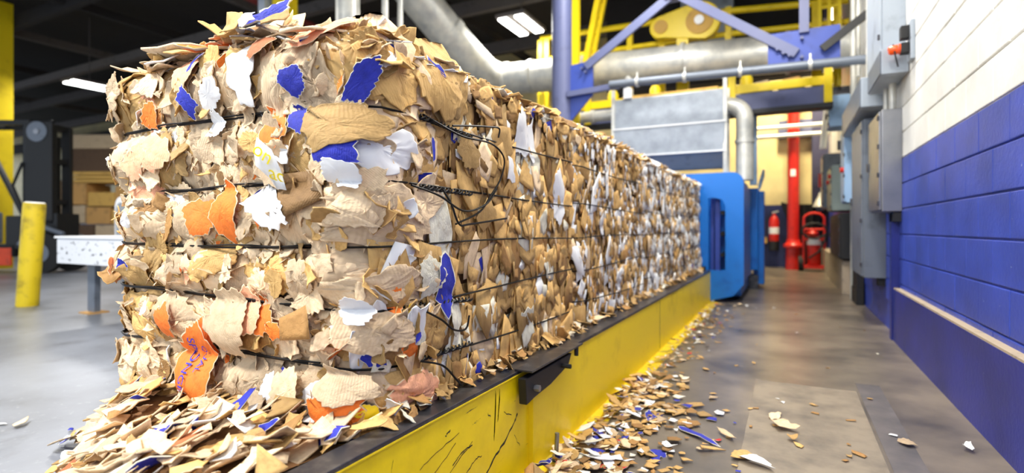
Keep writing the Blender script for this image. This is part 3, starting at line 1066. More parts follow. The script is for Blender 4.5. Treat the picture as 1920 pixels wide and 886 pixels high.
        letters('SPONGE', 0.044, sponge, S.s_of_x(-1.715), 0.535, math.radians(-92), M['ink_blue'])
        letters('QUAL', 0.030, sponge, S.s_of_x(-1.665), 0.555, math.radians(-92), M['ink_blue'])
        letters('on', 0.06, sacks, S.s_of_x(-1.34), 1.185, math.radians(-40), M['ink_yellow'])
        letters('ac', 0.06, sacks, S.s_of_x(-1.315), 1.125, math.radians(-20), M['ink_yellow'])

# ------------------------------------------------------------------ steel bed and yellow beam
bed = thing('steel_bed', 'dark steel bed carrying the row of bales', 'platform', (-1.7, 4.2, 0))
box('bed_plate', M['steel_dark'], bed, BX0, -1.05, 1.16, 7.4, 0.33, 0.375)
for y in (1.4, 3.0, 4.6, 6.2, 7.2):
    box('bed_support', M['steel_dark'], bed, BX0 + 0.05, -1.08, y - 0.06, y + 0.06, 0, 0.33)
beam = thing('yellow_beam', 'long yellow steel side beam with black top flange', 'beam', (-0.95, 3.7, 0))
near_plate = box('side_plate', M['yellow_scuffed'], beam, -0.96, -0.922, -0.3, 1.93, 0.0, 0.405, bevel=0.002)
box('side_plate', M['yellow'], beam, -0.95, -0.902, 1.93, 7.43, 0.0, 0.405, bevel=0.002)
box('top_flange', M['steel_dark'], beam, -1.0, -0.917, -0.3, 1.95, 0.405, 0.424, bevel=0.003)
box('top_flange', M['steel_dark'], beam, -1.0, -0.897, 1.95, 7.43, 0.405, 0.421, bevel=0.003)
box('edge_stripe', M['yellow'], beam, -0.9175, -0.9155, -0.3, 1.9, 0.407, 0.412)
box('weld_seam', M['steel_dark'], beam, -0.9025, -0.9005, 4.30, 4.306, 0.02, 0.40)
brk = MB().prism([(1.80, 0.404), (2.28, 0.404), (2.24, 0.36), (2.04, 0.325), (1.88, 0.315), (1.81, 0.305)], 'x', -0.905, -0.872).build('bracket', M['black'], beam, bevel=0.003)
MB().tube([(-0.872, 1.88, 0.352), (-0.850, 1.88, 0.352)], 0.013, 6).build('bolt', M['stainless'], brk)
box('bracket_lip', M['steel_dark'], beam, -0.93, -0.855, 1.82, 2.38, 0.4245, 0.432, bevel=0.002)
MB().lathe((-0.965, 1.80, 0.424), [(0.022, 0), (0.022, 0.004), (0.013, 0.004), (0.013, 0.018)], 8).build('bolt', M['steel_dark'], beam)
MB().tube([(-0.872, 2.16, 0.375), (-0.83, 2.16, 0.375)], 0.010, 6).build('bolt', M['black'], beam)
MB().tube([(-0.865, 2.32, 0.424), (-0.865, 2.32, 0.385)], 0.010, 6).build('bolt', M['black'], beam)
# gouges through the paint of the near plate: (y, z) polylines and widths
GOUGE = [([(1.58, 0.115), (1.66, 0.165), (1.72, 0.185), (1.80, 0.235), (1.83, 0.26)], 0.008), ([(1.66, 0.395), (1.655, 0.30), (1.645, 0.22)], 0.002), ([(1.69, 0.395), (1.685, 0.33), (1.67, 0.28)], 0.0018),
         ([(1.10, 0.36), (1.09, 0.26), (1.07, 0.15)], 0.002), ([(1.02, 0.12), (1.15, 0.20), (1.28, 0.245), (1.40, 0.30)], 0.0022), ([(1.05, 0.10), (1.20, 0.17), (1.34, 0.21), (1.50, 0.27)], 0.0022),
         ([(1.15, 0.10), (1.26, 0.15), (1.40, 0.19)], 0.003), ([(1.22, 0.29), (1.30, 0.31), (1.42, 0.325)], 0.0018), ([(1.38, 0.235), (1.45, 0.26), (1.50, 0.258)], 0.0035), ([(1.46, 0.18), (1.52, 0.205), (1.56, 0.20)], 0.003),
         ([(1.72, 0.30), (1.78, 0.27)], 0.003), ([(1.80, 0.19), (1.85, 0.13)], 0.002), ([(1.34, 0.34), (1.37, 0.35)], 0.004), ([(1.60, 0.33), (1.62, 0.315)], 0.005), ([(0.95, 0.22), (1.0, 0.25), (1.03, 0.24)], 0.003)]
for pts_, wd in GOUGE:
    fine = []
    for (a, b_), (c, d) in zip(pts_[:-1], pts_[1:]):
        for q in range(5):
            fine.append((a + (c - a) * q / 5 + random.uniform(-0.004, 0.004), b_ + (d - b_) * q / 5 + random.uniform(-0.003, 0.003)))
    fine.append(pts_[-1])
    poly = [(y, z + wd * random.uniform(0.2, 0.8)) for y, z in fine] + [(y, z - wd * random.uniform(0.2, 0.8)) for y, z in reversed(fine)]
    MB().prism(poly, 'x', -0.9222, -0.9214).build('gouge', M['rubber'], near_plate)
ab = thing('anchor_bolt', 'grey anchor bolt standing in the floor beside the yellow beam', 'bolt', (-0.862, 2.07, 0))
MB().lathe((-0.862, 2.07, 0), [(0.028, 0.0), (0.028, 0.005)], 14).build('washer', M['steel_dark'], ab)
MB().lathe((-0.862, 2.07, 0.005), [(0.018, 0.0), (0.018, 0.016)], 6).build('nut', M['stainless'], ab)
MB().tube([(-0.862, 2.07, 0.005), (-0.857, 2.07, 0.115)], 0.0095, 10).build('threaded_rod', M['stainless'], ab, smooth=True)

# ------------------------------------------------------------------ loose heap before the bale
def sm(t):
    t = min(1, max(0, t))
    return t * t * (3 - 2 * t)


def heap(x, y):
    toe = -2.66 + max(0.0, 1.1 - y) * 1.7
    return 0.43 * sm((x - toe) / 0.6) * sm((y + 0.3) / 1.15) * (1 if y < 1.25 else sm((1.7 - y) / 0.45)) + 0.02 * math.sin(9 * x + 4 * y) * math.sin(7 * y - 3 * x)


gx = np.linspace(-2.9, -1.05, 60)
gy = np.linspace(-0.3, 1.7, 50)
hv = np.array([(x, y, heap(x, y) - 0.03) for y in gy for x in gx])
ht = []
for a in range(49):
    for k in range(59):
        i = a * 60 + k
        ht += [(i, i + 1, i + 61), (i, i + 61, i + 60)]
F = []
hw = {'light': 0.50, 'kraft': 0.24, 'dark': 0.05, 'grey': 0.10, 'white': 0.07, 'blue': 0.05, 'rust': 0.02}
for k in range(1150):
    x = rng.uniform(-2.86, -1.02)
    y = rng.uniform(0.45, 1.32) if k < 800 else rng.uniform(-0.2, 1.6)
    if x > BX0 + 0.02 and y > 1.12:
        continue
    h = heap(x, y)
    if h < 0.012:
        continue
    q = rng.uniform(0.035, 0.13)
    n = tilt((-0.25, -0.3, 1), 0.5 - 2.2 * q)
    col = pick(hw)
    asp = rng.uniform(0.6, 1.3)
    if col == 'blue':
        q, asp = q * 0.6, rng.uniform(1.5, 3)
    F.append(inst('cut' if rng.uniform() < 0.6 else 'torn', (x, y, max(h + rng.uniform(-0.02, 0.03), 0.02 + 0.3 * q)), n, rng.uniform(0, 6.28), q, q * asp, col))
    if y < 0.6:
        F[-1]['score'] *= 0.2
NAMES = {'light': 'pale tan', 'kraft': 'brown', 'dark': 'dark brown', 'grey': 'grey brown', 'white': 'white', 'cream': 'cream', 'blue': 'blue printed', 'rust': 'reddish brown', 'red': 'red printed', 'orange': 'orange printed'}


def heap_setup(ob, f):
    x = f['p'][0]
    a = math.sqrt(abs(np.linalg.norm(f['A'][:, 0]) * np.linalg.norm(f['A'][:, 1])))
    size = 'large' if a > 0.115 else ('palm-sized' if a > 0.085 else 'small')
    edge = 'straight-cut' if f['t'][0] == 'cut' else 'ragged'
    face = 'lying flat' if f['A'][2, 2] > 0.9 * np.linalg.norm(f['A'][:, 2]) else 'standing up'
    place = 'at the left toe of the heap' if x < -2.2 else ('left of the middle of the heap' if x < -1.8 else ('right of the middle of the heap' if x < -1.4 else 'in the heap by the beam'))
    tag(ob, '%s %s %s scrap %s %s' % (size, edge, NAMES[f['col']], face, place), 'cardboard scrap', 'scraps in the loose heap')


st = emit(F, None, 'cardboard_scrap', 165, 'scrap_heap', heap_setup, (hv, np.array(ht)), stuff_parent=False)
tag(st, 'spilled heap of shredded cardboard at the foot of the nearest bale', 'scrap heap')

# ------------------------------------------------------------------ scraps on the aisle floor
F = []
aw = {'light': 0.12, 'kraft': 0.36, 'dark': 0.26, 'white': 0.18, 'cream': 0.04, 'blue': 0.05, 'red': 0.02}
for k in range(1150):
    y = rng.uniform(1.35, 7.3) if k < 600 else rng.uniform(1.7, 3.4)
    wid = 0.22 if y < 3.0 else 0.13
    if y > 4.6:
        wid = 0.16
    x = -0.85 + abs(rng.normal(0, wid))
    if rng.uniform() < 0.10:
        x = rng.uniform(-0.8, 0.7)
        if rng.uniform() < 0.45:
            continue
    if x > 0.76:
        continue
    dense = math.exp(-(x + 0.84) / 0.14)
    q = (rng.uniform(0.018, 0.07) if y < 3.6 else rng.uniform(0.014, 0.045)) if x < -0.3 else rng.uniform(0.014, 0.038)
    z = 0.006 + rng.uniform(0, 0.05) * dense + 0.12 * q
    col = pick(aw)
    F.append(inst(('chip', 'chip', 'chip', 'cut', 'torn')[int(rng.integers(5))], (x, y, z), tilt((0, 0, 1), 0.05 + 0.22 * dense), rng.uniform(0, 6.28), q, q * rng.uniform(0.7, 2.0), col))
FLOOR_HERO = [('blue', -0.40, 2.62, 0.06, 0.34, 0.9, 'long blue strip of torn board lying on the aisle floor'),
              ('light', -0.02, 2.90, 0.10, 0.13, 0.5, 'folded tan board piece lying alone mid aisle'),
              ('light', -0.06, 3.05, 0.06, 0.12, -0.2, 'tan board flap behind the folded tan piece mid aisle'),
              ('white', -0.12, 2.40, 0.06, 0.15, 1.2, 'red edged white board piece lying at the front of the aisle'),
              ('kraft', -0.17, 2.45, 0.09, 0.10, 0.2, 'brown board piece on the red edged white one'),
              ('red', -0.80, 2.04, 0.07, 0.08, 0.6, 'red and white printed board square by the anchor bolt'),
              ('grey', 0.47, 2.93, 0.08, 0.08, 0.4, 'curled grey brown board piece near the blue kerb'),
              ('white', 0.70, 2.98, 0.04, 0.06, 0.1, 'small crumpled white paper against the blue kerb'),
              ('blue', -0.62, 2.72, 0.07, 0.14, 0.3, 'crumpled blue board piece among the aisle scraps'),
              ('kraft', 0.02, 2.75, 0.05, 0.05, 0.3, 'brown board chip in front of the folded tan piece'),
              ('light', -0.25, 2.66, 0.03, 0.12, 0.8, 'narrow tan board strip right of the long blue strip')]
for col, x, y, w, h, r, lab in FLOOR_HERO:
    f = inst('torn', (x, y, 0.02), tilt((0, 0, 1), 0.06), r, w, h, col, sz=0.06)
    f['score'] = 5
    f['lab'] = lab
    F.append(f)


def floor_setup(ob, f):
    if 'lab' in f:
        tag(ob, f['lab'], 'cardboard scrap', 'scraps on the aisle floor')
    else:
        x, y = f['p'][0], f['p'][1]
        near = 'close against the yellow beam' if x < -0.65 else ('in the litter beside the yellow beam' if x < -0.35 else 'out on the bare aisle concrete')
        far = 'before the anchor bolt' if y < 2.0 else ('below the black bracket' if y < 2.5 else ('past the black bracket' if y < 3.2 else 'halfway to the baler'))
        sh = 'straight-cut' if f['t'][0] != 'torn' else 'ragged'
        a = np.linalg.norm(f['A'][:, 0]) / max(1e-6, np.linalg.norm(f['A'][:, 1]))
        lng = 'long' if a < 0.6 else 'squarish'
        tag(ob, '%s %s %s scrap %s, %s' % (lng, sh, NAMES[f['col']], near, far), 'cardboard scrap', 'scraps on the aisle floor')


st = emit(F, None, 'cardboard_scrap', 135, 'floor_litter', floor_setup, stuff_parent=False)
tag(st, 'litter of small cardboard bits strewn along the yellow beam', 'litter')
# bits on the grey floor at the left
for x, y, w, h, col, lab in [(-3.35, 1.22, 0.05, 0.11, 'light', 'thin tan cardboard strip on the grey floor left of the heap'), (-3.45, 1.18, 0.02, 0.07, 'white', 'white paper sliver at the left edge of the grey floor'),
                             (-3.05, 1.30, 0.03, 0.04, 'blue', 'tiny blue and white chip on the grey floor left of the heap'), (-2.95, 1.42, 0.05, 0.16, 'light', 'long tan cardboard splinter sticking out of the heap'),
                             (-3.3, 1.55, 0.02, 0.04, 'grey', 'tiny grey crumb on the floor behind the tan strip')]:
    f = inst('cut', (x, y, 0.012), tilt((0, 0, 1), 0.05), rng.uniform(0, 3), w, h, col)
    emit([f], None, 'cardboard_scrap', 1, 'none', lambda ob, f_, lab=lab: tag(ob, lab, 'cardboard scrap', 'scraps on the grey floor'))

# ------------------------------------------------------------------ baler
bal = thing('baler', 'bright blue baling machine at the end of the bale row', 'baler', (-1.5, 8.6, 0))
plate = [(-2.55, 0.0), (-1.02, 0.0), (-0.62, 0.10), (-0.50, 0.25)] + arc(-0.64, 1.56, 0.14, 0, 90) + [(-2.55, 1.70)]
slot = [(-0.93, 0.42), (-0.93, 1.37), (-0.84, 1.37)] + arc(-0.80, 1.29, 0.08, 90, 0, 5) + [(-0.72, 0.42)]
# front plate with its slot: left part, right part and bridges
mb = MB()
mb.prism([(-2.55, 0.0), (-1.02, 0.0), (-0.93, 0.02), (-0.93, 1.70), (-2.55, 1.70)], 'y', 7.44, 7.50)
mb.prism([(-0.93, 0.02), (-0.72, 0.07), (-0.72, 0.42), (-0.93, 0.42)], 'y', 7.44, 7.50)
mb.prism([(-0.93, 1.37), (-0.84, 1.37), (-0.76, 1.345), (-0.72, 1.27), (-0.72, 1.70), (-0.93, 1.70)], 'y', 7.44, 7.50)
mb.prism([(-0.72, 0.07), (-0.62, 0.10), (-0.50, 0.25)] + arc(-0.64, 1.56, 0.14, 0, 90) + [(-0.72, 1.70)], 'y', 7.44, 7.50)
mb.build('front_plate', M['baler_blue'], bal)
box('body', M['baler_blue'], bal, -2.5, -0.56, 7.50 + 0.35, 9.4, 0.05, 1.66, bevel=0.02)
box('side_flange', M['baler_blue'], bal, -0.60, -0.51, 7.50, 9.2, 0.26, 1.55, bevel=0.01)
box('rear_block', M['baler_blue'], bal, -2.5, -0.42, 9.4, 10.6, 0.3, 1.62, bevel=0.02)
box('rear_frame', M['baler_blue'], bal, -0.50, -0.34, 9.6, 9.9, 0.06, 1.58, bevel=0.01)
box('slot_post', M['plate_blue'], bal, -0.86, -0.80, 7.56, 7.66, 0.3, 1.45)
box('guide_rail', M['plate_blue'], bal, -0.92, -0.88, 7.62, 7.80, 0.3, 1.45)
for z in (0.62, 0.9, 1.18):
    MB().tube([(-0.77, 7.60, z), (-0.77, 7.84, z)], 0.03, 10).build('hydraulic_fitting', M['black'], bal, smooth=True)
box('plate_seam', M['plate_blue'], bal, -1.165, -1.158, 7.436, 7.441, 1.3, 1.7)
box('foot', M['steel_dark'], bal, -0.66, -0.42, 9.35, 9.75, 0, 0.22)
box('foot', M['steel_dark'], bal, -2.3, -2.0, 7.9, 8.2, 0, 0.06)
box('outlet_lip', M['black'], bal, -1.06, -0.96, 7.38, 7.44, 0.42, 0.47)
for i in range(4):
    MB().tube([(-0.42, 9.75, 1.62 + 0.02 * i), (-0.37, 9.7, 1.78), (-0.36, 9.9, 1.85 + 0.03 * i), (-0.44, 10.1, 1.7)], 0.02, 7).build('hose', M['box_blue'], bal, smooth=True)

# hopper wrapped in plastic sheeting
hop = thing('sheeted_hopper', 'grey plastic sheeted hopper standing above the blue baler', 'hopper', (-1.6, 8.8, 1.7))
MB().prism([(8.12, 2.50), (8.18, 2.98), (8.54, 2.98), (8.54, 2.50)], 'x', -2.42, -0.80).build('upper_sheet', M['sheet'], hop, bevel=0.015)
MB().prism([(8.12, 2.08), (8.10, 2.50), (8.54, 2.50), (8.54, 2.08)], 'x', -2.40, -0.79).build('middle_sheet', M['sheet'], hop, bevel=0.015)
MB().prism([(8.35, 1.86), (8.13, 2.08), (8.54, 2.08), (8.54, 1.86)], 'x', -2.30, -0.80).build('lower_skirt', M['sheet_dark'], hop, bevel=0.01)
for z in (2.5, 2.08):
    MB().bar((-2.42, 8.10, z), (-0.78, 8.10, z), 0.02, 0.02).build('frame_rail', M['white'], hop)
for x in (-2.42, -0.79):
    MB().bar((x, 8.14, 1.66), (x, 8.14, 3.12), 0.05, 0.05).build('frame_post', M['galv'], hop)
    MB().bar((x, 8.52, 1.66), (x, 8.52, 3.05), 0.05, 0.05).build('frame_post', M['galv'], hop)
MB().box(-2.3, -0.9, 8.22, 8.52, 2.98, 3.03).build('top_board', M['lumber'], hop)
MB().lathe((-2.20, 8.2, 3.0), [(0.05, 0), (0.05, 0.06), (0.03, 0.08), (0.03, 0.2), (0.06, 0.22), (0.06, 0.30), (0.02, 0.34)], 10).build('valve', M['galv'], hop, smooth=True)
MB().box(-2.26, -2.14, 8.14, 8.26, 2.98, 3.14).build('valve_base', M['white'], hop)

ed = thing('elbow_duct', 'bent silver duct curving down beside the hopper', 'duct', (-0.55, 8.38, 1.66))
path = [(-0.77, 8.38, 2.76)] + [(-0.77 + 0.22 * math.sin(a), 8.38, 2.54 + 0.22 * math.cos(a)) for a in np.linspace(0.15, math.pi / 2, 8)] + [(-0.55, 8.38, 1.665)]
MB().tube(path, 0.12, 18).build('pipe', M['galv'], ed, smooth=True)
MB().tube([(-0.55, 8.38, 2.20), (-0.55, 8.38, 2.25)], 0.135, 18).build('flange', M['galv'], ed, smooth=True)
tag(MB().box(-0.52, -0.42, 9.0, 9.1, 1.64, 2.75).build('blue_post', M['box_blue']), 'light blue upright post behind the bent duct', 'post')
sp_ = thing('short_pipe', 'pale horizontal pipe running into the left of the hopper', 'pipe', (-3.0, 8.38, 2.8))
MB().tube([(-3.6, 8.38, 2.80), (-2.46, 8.38, 2.80)], 0.09, 16).build('pipe', M['galv'], sp_, smooth=True)
MB().tube([(-2.86, 8.38, 2.80), (-2.80, 8.38, 2.80)], 0.11, 16).build('coupling', M['galv'], sp_, smooth=True)
MB().tube([(-3.6, 8.38, 2.80), (-3.6, 8.38, 0.0)], 0.09, 16).build('riser', M['galv'], sp_, smooth=True)

# ------------------------------------------------------------------ braced blue frame over the machine
fr = thing('braced_frame', 'purple blue steel frame with diagonal braces above the baler', 'frame', (-3.12, 7.75, 0))
MB().tube([(-3.13, 7.75, 0), (-3.13, 7.75, 6.4)], 0.155, 20).build('column', M['beam_blue'], fr, smooth=True)
MB().prism([(-3.0, 2.60), (-2.62, 3.0), (-2.62, 3.52), (-3.0, 3.48)], 'y', 7.73, 7.77).build('gusset', M['plate_blue'], fr)
MB().bar((-2.72, 7.70, 3.42), (-1.40, 7.70, 4.28), 0.05, 0.12).build('brace', M['beam_blue'], fr)
MB().bar((-1.40, 7.70, 4.26), (0.10, 7.70, 3.20), 0.05, 0.12).build('brace', M['beam_blue'], fr)
MB().bar((0.38, 7.66, 3.20), (0.86, 7.66, 3.56), 0.05, 0.09).build('brace', M['black'], fr)
MB().box(-0.23, 0.58, 7.73, 7.77, 3.02, 3.50).build('gusset', M['plate_blue'], fr)
for x, z in ((-0.12, 3.28), (-0.05, 3.22), (0.02, 3.18), (0.16, 3.38), (0.16, 3.14), (-2.78, 3.40), (-2.72, 3.34)):
    MB().tube([(x, 7.66, z), (x, 7.73, z)], 0.02, 8).build('bolt', M['beam_blue'], fr)
MB().box(0.13, 0.24, 7.68, 7.78, 3.45, 6.3).build('hanger_post', M['beam_blue'], fr)
MB().box(-1.55, -1.25, 7.65, 7.85, 4.2, 6.3).build('hanger_post', M['beam_blue'], fr)
MB().bar((-3.0, 7.66, 3.02), (-2.2, 7.66, 3.06), 0.08, 0.08).build('angle_strut', M['beam_blue'], fr)

rail = thing('strut_pipe', 'blue grey pipe running level in front of the braced frame', 'pipe', (-0.8, 7.55, 3.06))
MB().tube([(-2.3, 7.55, 3.06), (0.84, 7.60, 2.99)], 0.055, 14).build('pipe', M['box_dark'], rail, smooth=True)
for x in (-1.9, -1.25, -0.55, 0.25):
    y = 7.55 + 0.05 * (x + 2.3) / 3.14
    z = 3.06 - 0.07 * (x + 2.3) / 3.14
    MB().tube([(x - 0.02, y, z), (x + 0.02, y, z)], 0.07, 14).build('clamp', M['galv'], rail)
    MB().bar((x, y, z + 0.04), (x, y, z + 0.14), 0.02, 0.02).build('clamp_rod', M['galv'], rail)

# ------------------------------------------------------------------ large ducts
du = thing('silver_duct', 'large silver duct running across above the baler', 'duct', (-2.0, 9.3, 3.4))
MB().tube([(-5.2, 9.3, 3.93), (-3.6, 9.3, 3.84), (-0.3, 9.3, 3.70), (0.855, 9.3, 3.66)], 0.30, 28).build('pipe', M['galv'], du, smooth=True)
for x in (-4.9, -4.35, -3.75, -1.55, 0.0):
    z = 3.93 - 0.046 * (x + 5.2)
    MB().tube([(x - 0.03, 9.3, z), (x + 0.03, 9.3, z)], 0.325, 28).build('duct_ring', M['galv'], du, smooth=True)
dd = thing('sloping_duct', 'large silver duct sloping down from the roof into the level duct', 'duct', (-5.4, 8.5, 3.9))
MB().tube([(-6.35, 6.3, 6.1), (-5.95, 7.0, 5.45), (-5.45, 8.1, 4.45), (-5.30, 8.55, 4.15), (-5.22, 8.95, 3.98), (-5.1, 9.28, 3.93)], [0.33, 0.33, 0.33, 0.33, 0.32, 0.31], 28).build('pipe', M['galv'], dd, smooth=True)
MB().tube([(-5.49, 8.0, 4.53), (-5.45, 8.1, 4.45)], 0.35, 28).build('duct_ring', M['galv'], dd, smooth=True)
vd = thing('vertical_duct', 'round silver duct hanging straight down behind the near bale', 'duct', (-5.15, 5.25, 2.0))
MB().tube([(-5.15, 5.25, 0.0), (-5.15, 5.25, 6.45)], 0.155, 22).build('pipe', M['galv'], vd, smooth=True)
for z in (3.55, 4.6):
    MB().tube([(-5.15, 5.25, z - 0.02), (-5.15, 5.25, z + 0.02)], 0.165, 22).build('duct_ring', M['galv'], vd, smooth=True)
for x, y, r, lab in ((-4.70, 5.46, 0.045, 'thicker of two pale conduit pipes beside the vertical duct'), (-4.66, 5.72, 0.036, 'thinner of two pale conduit pipes beside the vertical duct')):
    tag(MB().tube([(x, y, 0.0), (x, y, 6.45)], r, 12).build('conduit_pipe', M['galv'], smooth=True), lab, 'pipe', 'pale conduits')
tag(MB().box(-7.68, -7.40, 6.1, 6.38, 0, 6.45).build('yellow_column', M['yellow']), 'yellow painted column showing just above the near bale', 'column')
tag(MB().box(-7.9, -7.74, 6.0, 6.16, 0, 6.45).build('pale_column', M['box_grey']), 'pale grey column left of the yellow column above the near bale', 'column')

# ------------------------------------------------------------------ mezzanine: rails, guard, deck edge
mz = thing('mezzanine_railing', 'yellow handrail along the upper walkway behind the duct', 'railing', (-1.8, 10.0, 3.4))
MB().tube([(-4.5, 10, 4.86), (-0.9, 10, 4.76), (0.86, 10, 4.60)], 0.055, 10).build('top_rail', M['yellow'], mz, smooth=True)
MB().tube([(-4.5, 10, 4.42), (-0.9, 10, 4.36), (0.86, 10, 4.26)], 0.05, 10).build('middle_rail', M['yellow'], mz, smooth=True)
for x in (-4.5, -4.36, -2.65, -2.05, -0.92, 0.4, 0.7):
    MB().box(x - 0.05, x + 0.05, 9.95, 10.05, 3.2, 4.82 if x < 0 else 4.66).build('post', M['yellow'], mz)
MB().box(-4.6, 0.86, 9.9, 10.9, 3.1, 3.22).build('deck', M['steel_dark'], mz)
ld = thing('leaning_ladder', 'pale yellow ladder leaning behind the purple blue column', 'ladder', (-3.3, 9.0, 3.2))
for o_ in (0.0, 0.26):
    MB().bar((-3.25, 8.68 + o_, 2.98), (-2.75, 8.68 + o_, 5.3), 0.07, 0.09).build('ladder_side', M['yellow'], ld)
for k in range(8):
    tt = k / 8 + 0.06
    MB().tube([(-3.25 + 0.5 * tt, 8.68, 3.1 + 2.2 * tt), (-3.25 + 0.5 * tt, 8.94, 3.1 + 2.2 * tt)], 0.018, 8).build('rung', M['yellow'], ld)
tag(MB().box(-3.12, -3.0, 8.12, 8.22, 0, 6.4).build('yellow_post', M['yellow']), 'narrow yellow upright beside the purple blue column', 'post')

gd = thing('belt_guard', 'rounded yellow belt guard with two wheel covers on the walkway', 'guard', (-1.6, 9.8, 4.3))
th = math.atan2(0.1, 0.7)
pl = arc(-1.36, 4.58, 0.34, -75, 100, 14) + arc(-2.02, 4.58, 0.20, 100, 280, 12)
MB().prism(pl, 'y', 9.72, 9.88).build('guard_case', M['yellow'], gd, bevel=0.015)
MB().tube([(-1.36, 9.70, 4.58), (-1.36, 9.72, 4.58)], 0.23, 24).build('wheel_cover', M['lumber'], gd)
MB().tube([(-1.36, 9.66, 4.58), (-1.36, 9.70, 4.58)], 0.08, 16).build('hub', M['white'], gd)
MB().tube([(-2.02, 9.70, 4.58), (-2.02, 9.72, 4.58)], 0.12, 24).build('wheel_cover', M['lumber'], gd)
box('stand', M['yellow'], gd, -1.75, -1.55, 9.74, 9.86, 3.22, 4.4)

pf = thing('walkway_edge', 'yellow toe board over a dark blue beam across the aisle', 'walkway', (-1.2, 8.7, 2.6))
MB().box(-3.9, 0.56, 8.6, 8.64, 2.98, 3.10).build('toe_board', M['yellow'], pf)
MB().box(-3.9, 0.56, 8.62, 8.80, 2.72, 2.97).build('beam', M['beam_blue'], pf)
MB().box(-3.9, 0.56, 8.58, 8.86, 2.66, 2.72).build('beam_flange', M['black'], pf)
for x in (-3.85, -3.0, -0.74, 0.5):
    MB().box(x - 0.05, x + 0.05, 8.56, 8.62, 2.72, 3.34).build('post', M['yellow'], pf)
for x in (-2.6, -1.9, -0.55):
    tag(MB().lathe((x, 8.72, 2.97), [(0.09, 0), (0.09, 0.24), (0.06, 0.30)], 14).build('yellow_drum', M['yellow'], smooth=True), {-2.6: 'leftmost small yellow canister behind the toe board', -1.9: 'small yellow canister behind the hopper top', -0.55: 'small yellow canister right of the hopper'}[x], 'canister', 'yellow canisters')
# clutter lying on the walkway
for x, z, w, mt, lab in ((-0.35, 2.98, 0.3, 'pale_carton', 'pale sack lying on the walkway edge'), (0.05, 2.98, 0.36, 'carton', 'tan wrapped bundle lying on the walkway edge')):
    s = MB().tube([(x - w / 2, 8.9, z + 0.10), (x - w / 4, 8.9, z + 0.11), (x + w / 4, 8.9, z + 0.12), (x + w / 2, 8.9, z + 0.09)], [0.05, 0.10, 0.11, 0.06], 12)
    tag(s.build('sack', M[mt], smooth=True), lab, 'sack')
tag(MB().box(-3.6, 0.6, 11.6, 12.0, 3.95, 6.4).build('dark_backdrop', M['roof_deck']), 'broad dark backdrop added behind the mezzanine rail', 'housing')  # backing box added so the space behind the rail stays dark
tag(MB().box(-1.95, -0.95, 11.3, 11.58, 4.55, 6.3).build('control_cabinet', M['box_grey'], bevel=0.01), 'pale grey cabinet showing above the yellow belt guard', 'cabinet')

# ------------------------------------------------------------------ far end of the aisle
sp = thing('standpipe', 'tall red fire standpipe with a flange at the end of the aisle', 'pipe', (0.12, 14.3, 0))
MB().tube([(0.12, 14.3, 0), (0.12, 14.3, 5.9)], 0.125, 20).build('pipe', M['red'], sp, smooth=True)
MB().lathe((0.12, 14.3, 0.52), [(0.21, 0), (0.21, 0.06), (0.15, 0.12), (0.14, 0.2)], 20).build('flange', M['red'], sp, smooth=True)
MB().lathe((0.12, 14.3, 0.0), [(0.17, 0), (0.15, 0.5)], 20).build('base', M['red'], sp, smooth=True)
box('paper_tag', M['white'], sp, 0.06, 0.17, 14.165, 14.17, 2.2, 2.36)
ex = thing('fire_extinguisher', 'red fire extinguisher with white label hung on the far wall', 'fire extinguisher', (-0.30, 14.75, 0.5))
MB().lathe((-0.30, 14.75, 0.5), [(0.10, 0), (0.115, 0.03), (0.115, 0.66), (0.08, 0.75), (0.04, 0.79), (0.04, 0.84)], 18).build('cylinder', M['red'], ex, smooth=True)
MB().lathe((-0.30, 14.75, 0.84), [(0.118, 0), (0.118, 0.16)], 18).build('label_band', M['white'], ex, smooth=True)
MB().lathe((-0.30, 14.75, 0.42), [(0.10, 0), (0.119, 0.02), (0.119, 0.24)], 18).build('lower_sleeve', M['black'], ex, smooth=True)
MB().bar((-0.34, 14.72, 1.36), (-0.20, 14.72, 1.40), 0.03, 0.04).build('handle', M['galv'], ex)
MB().tube([(-0.36, 14.72, 1.33), (-0.46, 14.70, 1.2), (-0.47, 14.70, 0.8)], 0.018, 8).build('hose', M['black'], ex, smooth=True)
box('wall_hook', M['black'], ex, -0.33, -0.27, 14.85, 15.0, 1.0, 1.06)

ct = thing('extinguisher_cart', 'red wheeled extinguisher cart with looped handle parked by the far wall', 'cart', (0.53, 13.9, 0))
hp = [(0.32, 13.85, 0.12), (0.33, 13.85, 1.18)] + [(0.53 - 0.2 * math.cos(a), 13.85, 1.18 + 0.14 * math.sin(a)) for a in np.linspace(0.2, math.pi - 0.2, 8)] + [(0.73, 13.85, 1.18), (0.74, 13.85, 0.12)]
MB().tube(hp, 0.028, 8).build('handle_frame', M['red'], ct, smooth=True)
for z in (0.95, 0.72, 0.12):
    MB().tube([(0.32, 13.85, z), (0.74, 13.85, z)], 0.025, 8).build('crossbar', M['red'], ct, smooth=True)
MB().lathe((0.53, 13.92, 0.12), [(0.12, 0), (0.14, 0.04), (0.14, 0.62), (0.09, 0.74), (0.05, 0.80)], 18).build('tank', M['red'], ct, smooth=True)
MB().lathe((0.53, 13.92, 0.60), [(0.143, 0), (0.143, 0.14)], 18).build('label_band', M['white'], ct, smooth=True)
MB().box(0.33, 0.73, 13.72, 14.0, 0.07, 0.13).build('foot_plate', M['red'], ct)
for x in (0.27, 0.79):
    MB().tube([(x - 0.05, 13.95, 0.17), (x + 0.05, 13.95, 0.17)], 0.17, 20).build('wheel', M['rubber'], ct, smooth=True)
hs = [(0.53 + 0.24 * math.cos(a), 13.76, 0.92 + 0.17 * math.sin(a)) for a in np.linspace(0, 6.0, 20)] + [(0.74, 13.75, 0.7), (0.62, 13.74, 0.45), (0.42, 13.75, 0.30)]
